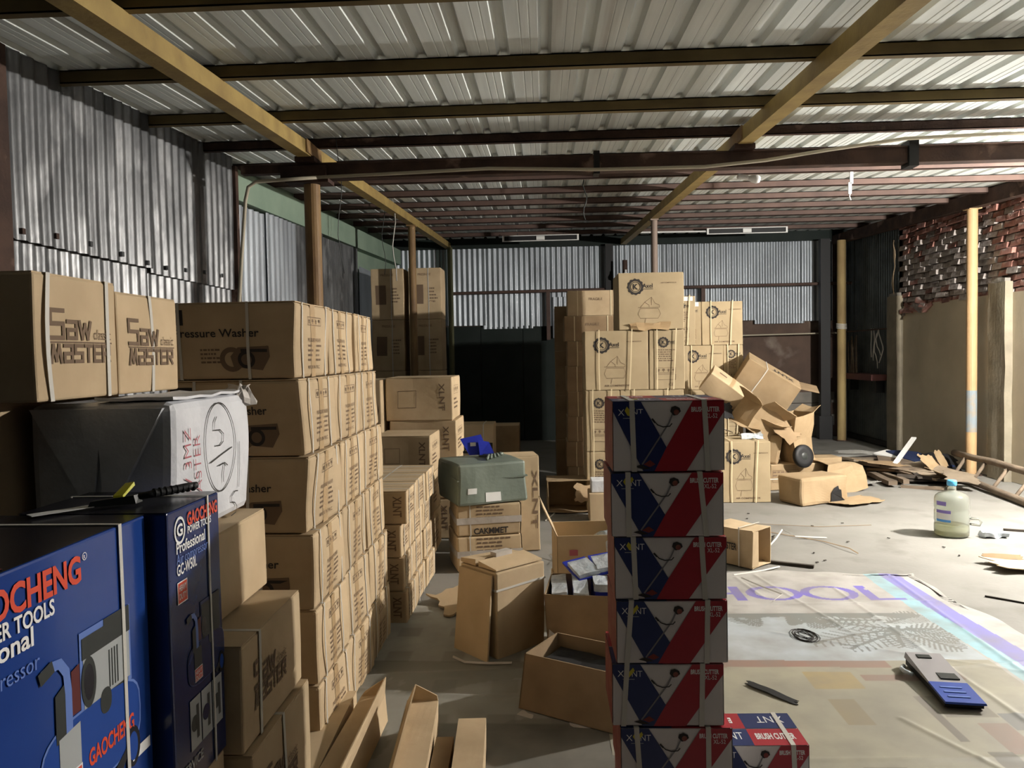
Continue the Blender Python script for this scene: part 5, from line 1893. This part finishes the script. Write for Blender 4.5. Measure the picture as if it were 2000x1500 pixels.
torn_sheet('black torn scrap on the near part of the banner', (1.17, 2.93, .008), (.07, .07), (0, R(10), R(10)), M_BLACK, 33, .02, .004, 'torn_strip', 'scrap')

# ------------------------------------------------------------------ heap of crushed cartons in the middle distance
# long crushed carton in front
c = Carton('long crushed carton with a torn black hole lying on the floor', (2.86, 8.36, 0), (.64, .36, .29), rotz=R(25), name='crushed_carton', jit=.055, rad=.03, n=8, material=M_CARD_M, shear=(.03, .06), split=True)
c.poly('-Y', [(.60, .10), (.58, .42), (.64, .58), (.72, .62), (.74, .50), (.80, .46), (.82, .22), (.90, .06), (.74, .03)], M_BLACK, .012, name='torn_hole_shade')  # flat black patch paints the shade inside the tear
c.done()
torn_sheet('flattened torn flap under the long crushed carton', (3.28, 8.28, .01), (.62, .34), (0, 0, R(30)), M_CARD_M, 41, .02, .006)
oc = open_carton('crumpled tan carton lying behind the long crushed one', (3.38, 9.08, .01), (.55, .38, .31), (R(0), R(4), R(14)), (None, None, None, None), M_CARD_M, crush=.05, seed=14, open_end='-X', taper=(.04, .05))
c = Carton('low strapped carton with printed bars behind the crushed one', (2.90, 9.30, 0), (.66, .42, .30), rotz=R(10), jit=.012, material=M_CARD_M)
c.bars('-Y', .05, .5, .35, .75, 3, M_INK_S, seed=3)
c.frame_rect('-Y', .04, .52, .32, .8, .004, M_INK_S)
c.strap('z', .45)
c.flaps().done()
c = Carton('small open ended tan carton between the crushed ones', (3.42, 9.62, .0), (.34, .30, .32), rotz=R(6), jit=.015, material=M_CARD_M)
c.done()
c = Carton('tan carton bundle standing against the single logo carton', (2.62, 9.25, .305), (.30, .34, .36), rot=(R(0), R(6), R(-14)), jit=.03, rad=.03, material=M_CARD_M)
c.done()
# heap
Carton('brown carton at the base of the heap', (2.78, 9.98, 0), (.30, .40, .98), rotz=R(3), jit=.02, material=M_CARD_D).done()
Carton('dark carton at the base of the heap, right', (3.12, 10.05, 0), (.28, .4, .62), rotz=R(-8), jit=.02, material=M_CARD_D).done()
c = Carton('tilted tan carton with upside-down black letters on the heap', (2.64, 9.80, 1.03), (.72, .40, .44), rot=(R(14), R(32), R(-6)), name='tilted_carton', jit=.012, material=M_CARD_M)
c.text('top', 'XLNT', .45, .28, .12, M_INK, .02, width=.30, flip=True)
c.disc('+X', .55, .50, .06, M_BLACK, .003, n=9, squash=1.2)
c.strap('x', .35)
c.done()
recalc(MB().hexa([(.355, -.19, .43), (.362, -.19, .43), (.362, .19, .43), (.355, .19, .43)], [(.56, -.17, .50), (.565, -.17, .495), (.565, .17, .495), (.56, .17, .50)]).build('flap', M_CARD_D, c.root))
c = Carton('tan carton with a taped corner sliding off the heap, left', (2.12, 9.45, 1.06), (.56, .34, .26), rot=(R(18), R(38), R(-10)), name='tilted_carton', jit=.02, material=M_CARD)
c.rect('top', .46, .54, 0, 1, M_TAPE, .002, name='tape')
c.rect('top', .16, .34, .55, .66, M_INK_S, .002, n=1)
c.done()
oc = open_carton('broken carton with bright sides in the middle of the heap', (2.40, 9.12, .70), (.46, .32, .32), (R(22), R(25), R(35)), (50, None, None, 70), M_CARD_M, crush=.03, seed=16)
oc = open_carton('bent open carton hanging from the right of the heap', (3.0, 9.30, .31), (.26, .30, .58), (R(4), R(-6), R(20)), (None, 60, None, None), M_CARD_M, crush=.05, seed=18)
for i, (x, y, z, sx, sy, rx, ry, rz, m, lab) in enumerate((
        (2.30, 8.95, .74, .40, .22, 20, 10, 20, M_CARD_M, 'torn carton flap lying on the single logo carton, left'),
        (2.58, 9.0, .72, .46, .26, -25, 15, 10, M_CARD_M, 'bent carton flap near the middle of the heap'),
        (2.78, 9.1, .66, .34, .30, 35, 35, -20, M_CARD_D, 'dark carton flap at the foot of the heap'),
        (2.05, 9.1, .92, .30, .24, 60, 0, 10, M_BLACK, 'black plastic liner poking out of the heap'),
        (2.35, 9.15, .84, .42, .2, 40, 10, -15, M_BLACK, 'black torn liner across the heap'),
        (2.0, 8.9, .74, .36, .12, 10, 30, 40, M_FILM, 'pale film strip trailing from the heap'))):
    torn_sheet(lab, (x, y, z), (sx, sy), (R(rx), R(ry), R(rz)), m, 50 + i, .08, .006, 'carton_flap')
tag(crumple(MB().box(-.12, .12, -.06, .06, 0, .05).build('plastic_scrap', M_PLASTIC, None, False, (2.28, 8.62, .666)), .03, 14, 9, 4), 'clear plastic scrap on top of the single logo carton', 'plastic')
wh = thing('small_wheel', 'black wheel leaning beside the bundle on the heap', 'wheel', (2.98, 9.02, .40), (R(80), R(10), R(20)))
MB().lathe([(.08, -.03), (.125, -.03), (.135, -.015), (.135, .015), (.125, .03), (.08, .03)], 24).build('tyre', M_BLACK, wh, True)
MB().lathe([(.02, -.035), (.082, -.022), (.082, .022), (.02, .035)], 16).build('hub', M_DGREY, wh, True)

# opened carton in the middle distance, left of the cutter stack
oc = open_carton('torn open carton lying in front of the black gap', (.31, 8.05, .008), (.62, .40, .33), (0, 0, R(3)), (None, None, None, None), M_CARD_M, crush=.03, seed=21, open_end='-Y')
torn_sheet('ragged dark carton flap over the torn open carton', (.42, 7.82, .20), (.30, .2), (R(60), 0, 0), M_CARD_D, 61, .08, .006, 'carton_flap')
c = Carton('small white carton beside the torn open one', (.54, 7.55, .29), (.22, .24, .12), jit=.006, material=M_SACK)
c.done()
Carton('small tan carton under the small white one', (.56, 7.55, 0), (.30, .3, .288), jit=.008).flaps().done()

# ------------------------------------------------------------------ scrap heap along the right wall
scr = [  # x, y, z, sx, sy, sz, rx, ry, rz, material, label
    (4.18, 10.15, .10, .28, .62, .05, -6, 10, 2, M_WOOD_L, 'pale plywood panel lying on the near left of the scrap'),
    (4.10, 9.55, .02, .10, .80, .05, 0, 0, -6, M_WOOD, 'wooden batten pointing to the camera from the scrap, left'),
    (4.27, 9.62, .02, .07, .75, .05, 0, 0, -2, M_WOOD, 'thinner wooden batten beside the pointing one'),
    (4.86, 9.95, .03, .10, 1.2, .06, 0, 0, -6, M_WOOD_D, 'dark batten along the front of the scrap'),
    (4.74, 9.98, .06, .10, 1.0, .05, 3, 0, -2, M_WOOD_D, 'second dark batten along the front of the scrap'),
    (4.9, 9.65, .10, .50, .7, .03, 4, -5, 20, M_WOOD_L, 'pale board in the middle of the scrap'),
    (4.6, 10.1, .12, .55, .8, .03, 0, 6, -20, M_WOOD, 'brown board further back in the scrap'),
    (5.0, 10.5, .14, .5, .7, .02, 8, 5, 15, M_TARPNAVY, 'navy tarpaulin fold in the scrap by the pillar'),
    (4.75, 10.65, .16, .35, .4, .02, 10, 0, 40, M_PAPER, 'white paper sheet in the scrap by the navy fold'),
    (4.3, 11.2, .02, 1.2, .5, .03, 0, 0, 10, M_WOOD_D, 'dark flat board at the far side of the scrap'),
    (3.95, 10.9, .06, .95, .35, .03, 4, 0, -14, M_WOOD, 'grey board lying across at the far side of the scrap'),
    (3.5, 10.5, .03, .12, 1.6, .09, 0, 0, 50, M_WOOD_D, 'long dark timber behind the crumpled carton'),
    (3.75, 11.5, .03, .9, .12, .05, 0, 0, -6, M_WOOD_D, 'dark timber length near the timber pole'),
    (4.35, 10.6, .12, .7, .2, .03, 0, 4, 25, M_WOOD_L, 'pale plank crossing the scrap'),
    (4.05, 10.2, .09, .1, .9, .05, 0, 0, 75, M_WOOD_D, 'dark batten under the pale plank'),
    (4.55, 11.7, .02, .8, .25, .02, 0, 0, -12, M_CLOTHPALE, 'pale flattened sheet before the corner'),
    (4.95, 9.75, .09, .26, .5, .02, 4, 6, -20, M_WOOD_L, 'pale board next to the ladder end'),
    (4.35, 9.05, .0, .06, .45, .03, 0, 0, 60, M_WOOD, 'short batten in front of the ladder end'),
]
for i, (x, y, z, sx, sy, sz, rx, ry, rz, m, lab) in enumerate(scr):
    if x > 4.8 and y < 10.0:           # keep clear of the ladder
        x -= .18
    board(lab, (x, y, z), (sx, sy, sz), (R(rx), R(ry), R(rz)), m, 'scrap_board', 'board', 'scrap boards by the right wall', .02, i)
for i, (x, y, z, sx, sy, rx, ry, rz, m, lab) in enumerate((
        (5.0, 9.75, .18, .34, .30, 45, 10, 30, M_CARD_M, 'bent tan card standing up in the scrap'),
        (5.2, 9.95, .20, .34, .26, 60, 0, 60, M_CARD_M, 'second bent card standing behind the first'),
        (4.85, 9.25, .12, .36, .22, 10, 20, 30, M_CARD_M, 'torn card on the scrap near the ladder'),
        (4.2, 9.9, .16, .6, .4, 0, 8, 10, M_CARD_D, 'flattened dark card on the scrap'),
        (4.95, 8.95, .10, .36, .28, 25, 5, -15, M_WOOD_L, 'pale triangular card at the ladder foot'),
        (4.4, 10.9, .15, .7, .3, 5, 0, -25, M_CLOTHPALE, 'pale crumpled sheet at the back of the scrap'),
        (3.85, 9.3, .01, .2, .2, 0, 0, 0, M_CLOTHPALE, 'small pale scrap at the end of the crumpled carton'),
        (5.2, 10.3, .1, .5, .4, 20, 10, 0, M_BLACK, 'black plastic scrap by the plastered wall'))):
    if x > 4.7 and y < 10.2:
        x -= .22
    torn_sheet(lab, (x, y, z), (sx, sy), (R(rx), R(ry), R(rz)), m, 80 + i, .07, .005, 'scrap_card')
rs = random.Random(44)
for i in range(26):
    t = rs.random()
    x, y = 3.55 + 1.5 * t + rs.uniform(-.25, .2), 11.0 - 1.7 * t + rs.uniform(-.35, .5)
    m = rs.choice([M_WOOD_D, M_WOOD_D, M_WOOD, M_CARD_D, M_BLACK])
    long_ = rs.uniform(.3, .95)
    wd = rs.uniform(.05, .22)
    board('splintered dark board tossed on the scrap heap by the right wall', (min(x, 4.62 if y < 10.4 else 5.1), y, .02 + .012 * (i % 9)), (wd, long_, rs.uniform(.015, .04)),
          (R(rs.uniform(-5, 5)), R(rs.uniform(-9, 9)), R(rs.uniform(-30, 95))), m, 'scrap_board', 'board', 'splintered scrap boards', .012, 100 + i)
tag(MB().box(-.03, .03, -.5, .5, 0, .02).build('white_strip', M_WHITEPL, None, False, (4.70, 10.25, .28), (R(14), 0, R(-38))), 'white plastic strip leaning over the scrap', 'strip')
tag(MB().tube([(3.3, 11.4, .07), (3.75, 10.2, .075)], .055, 10).build('timber_log', M_WOOD, None, True), 'round grey log lying behind the crumpled carton', 'log')

# ladder lying on its side against the wall
lad = thing('wooden_ladder', 'weathered wooden ladder lying on its side by the right wall', 'ladder', (0, 0, 0))
lo = [Vector((4.78, 7.0, .045)), Vector((5.07, 9.98, .045))]
up = [Vector((5.06, 7.1, .30)), Vector((5.28, 10.15, .27))]
for p in (lo, up):
    MB().tube([p[0].lerp(p[1], t / 6) + Vector((0, 0, .008 * math.sin(t * 2))) for t in range(7)], [.042, .041, .043, .04, .041, .039, .042], 10).build('rail', M_WOOD, lad, True)
for i in range(6):
    t = .08 + i * .165
    MB().tube([lo[0].lerp(lo[1], t), up[0].lerp(up[1], t - .02)], .02, 8).build('rung', M_WOOD, lad, True)
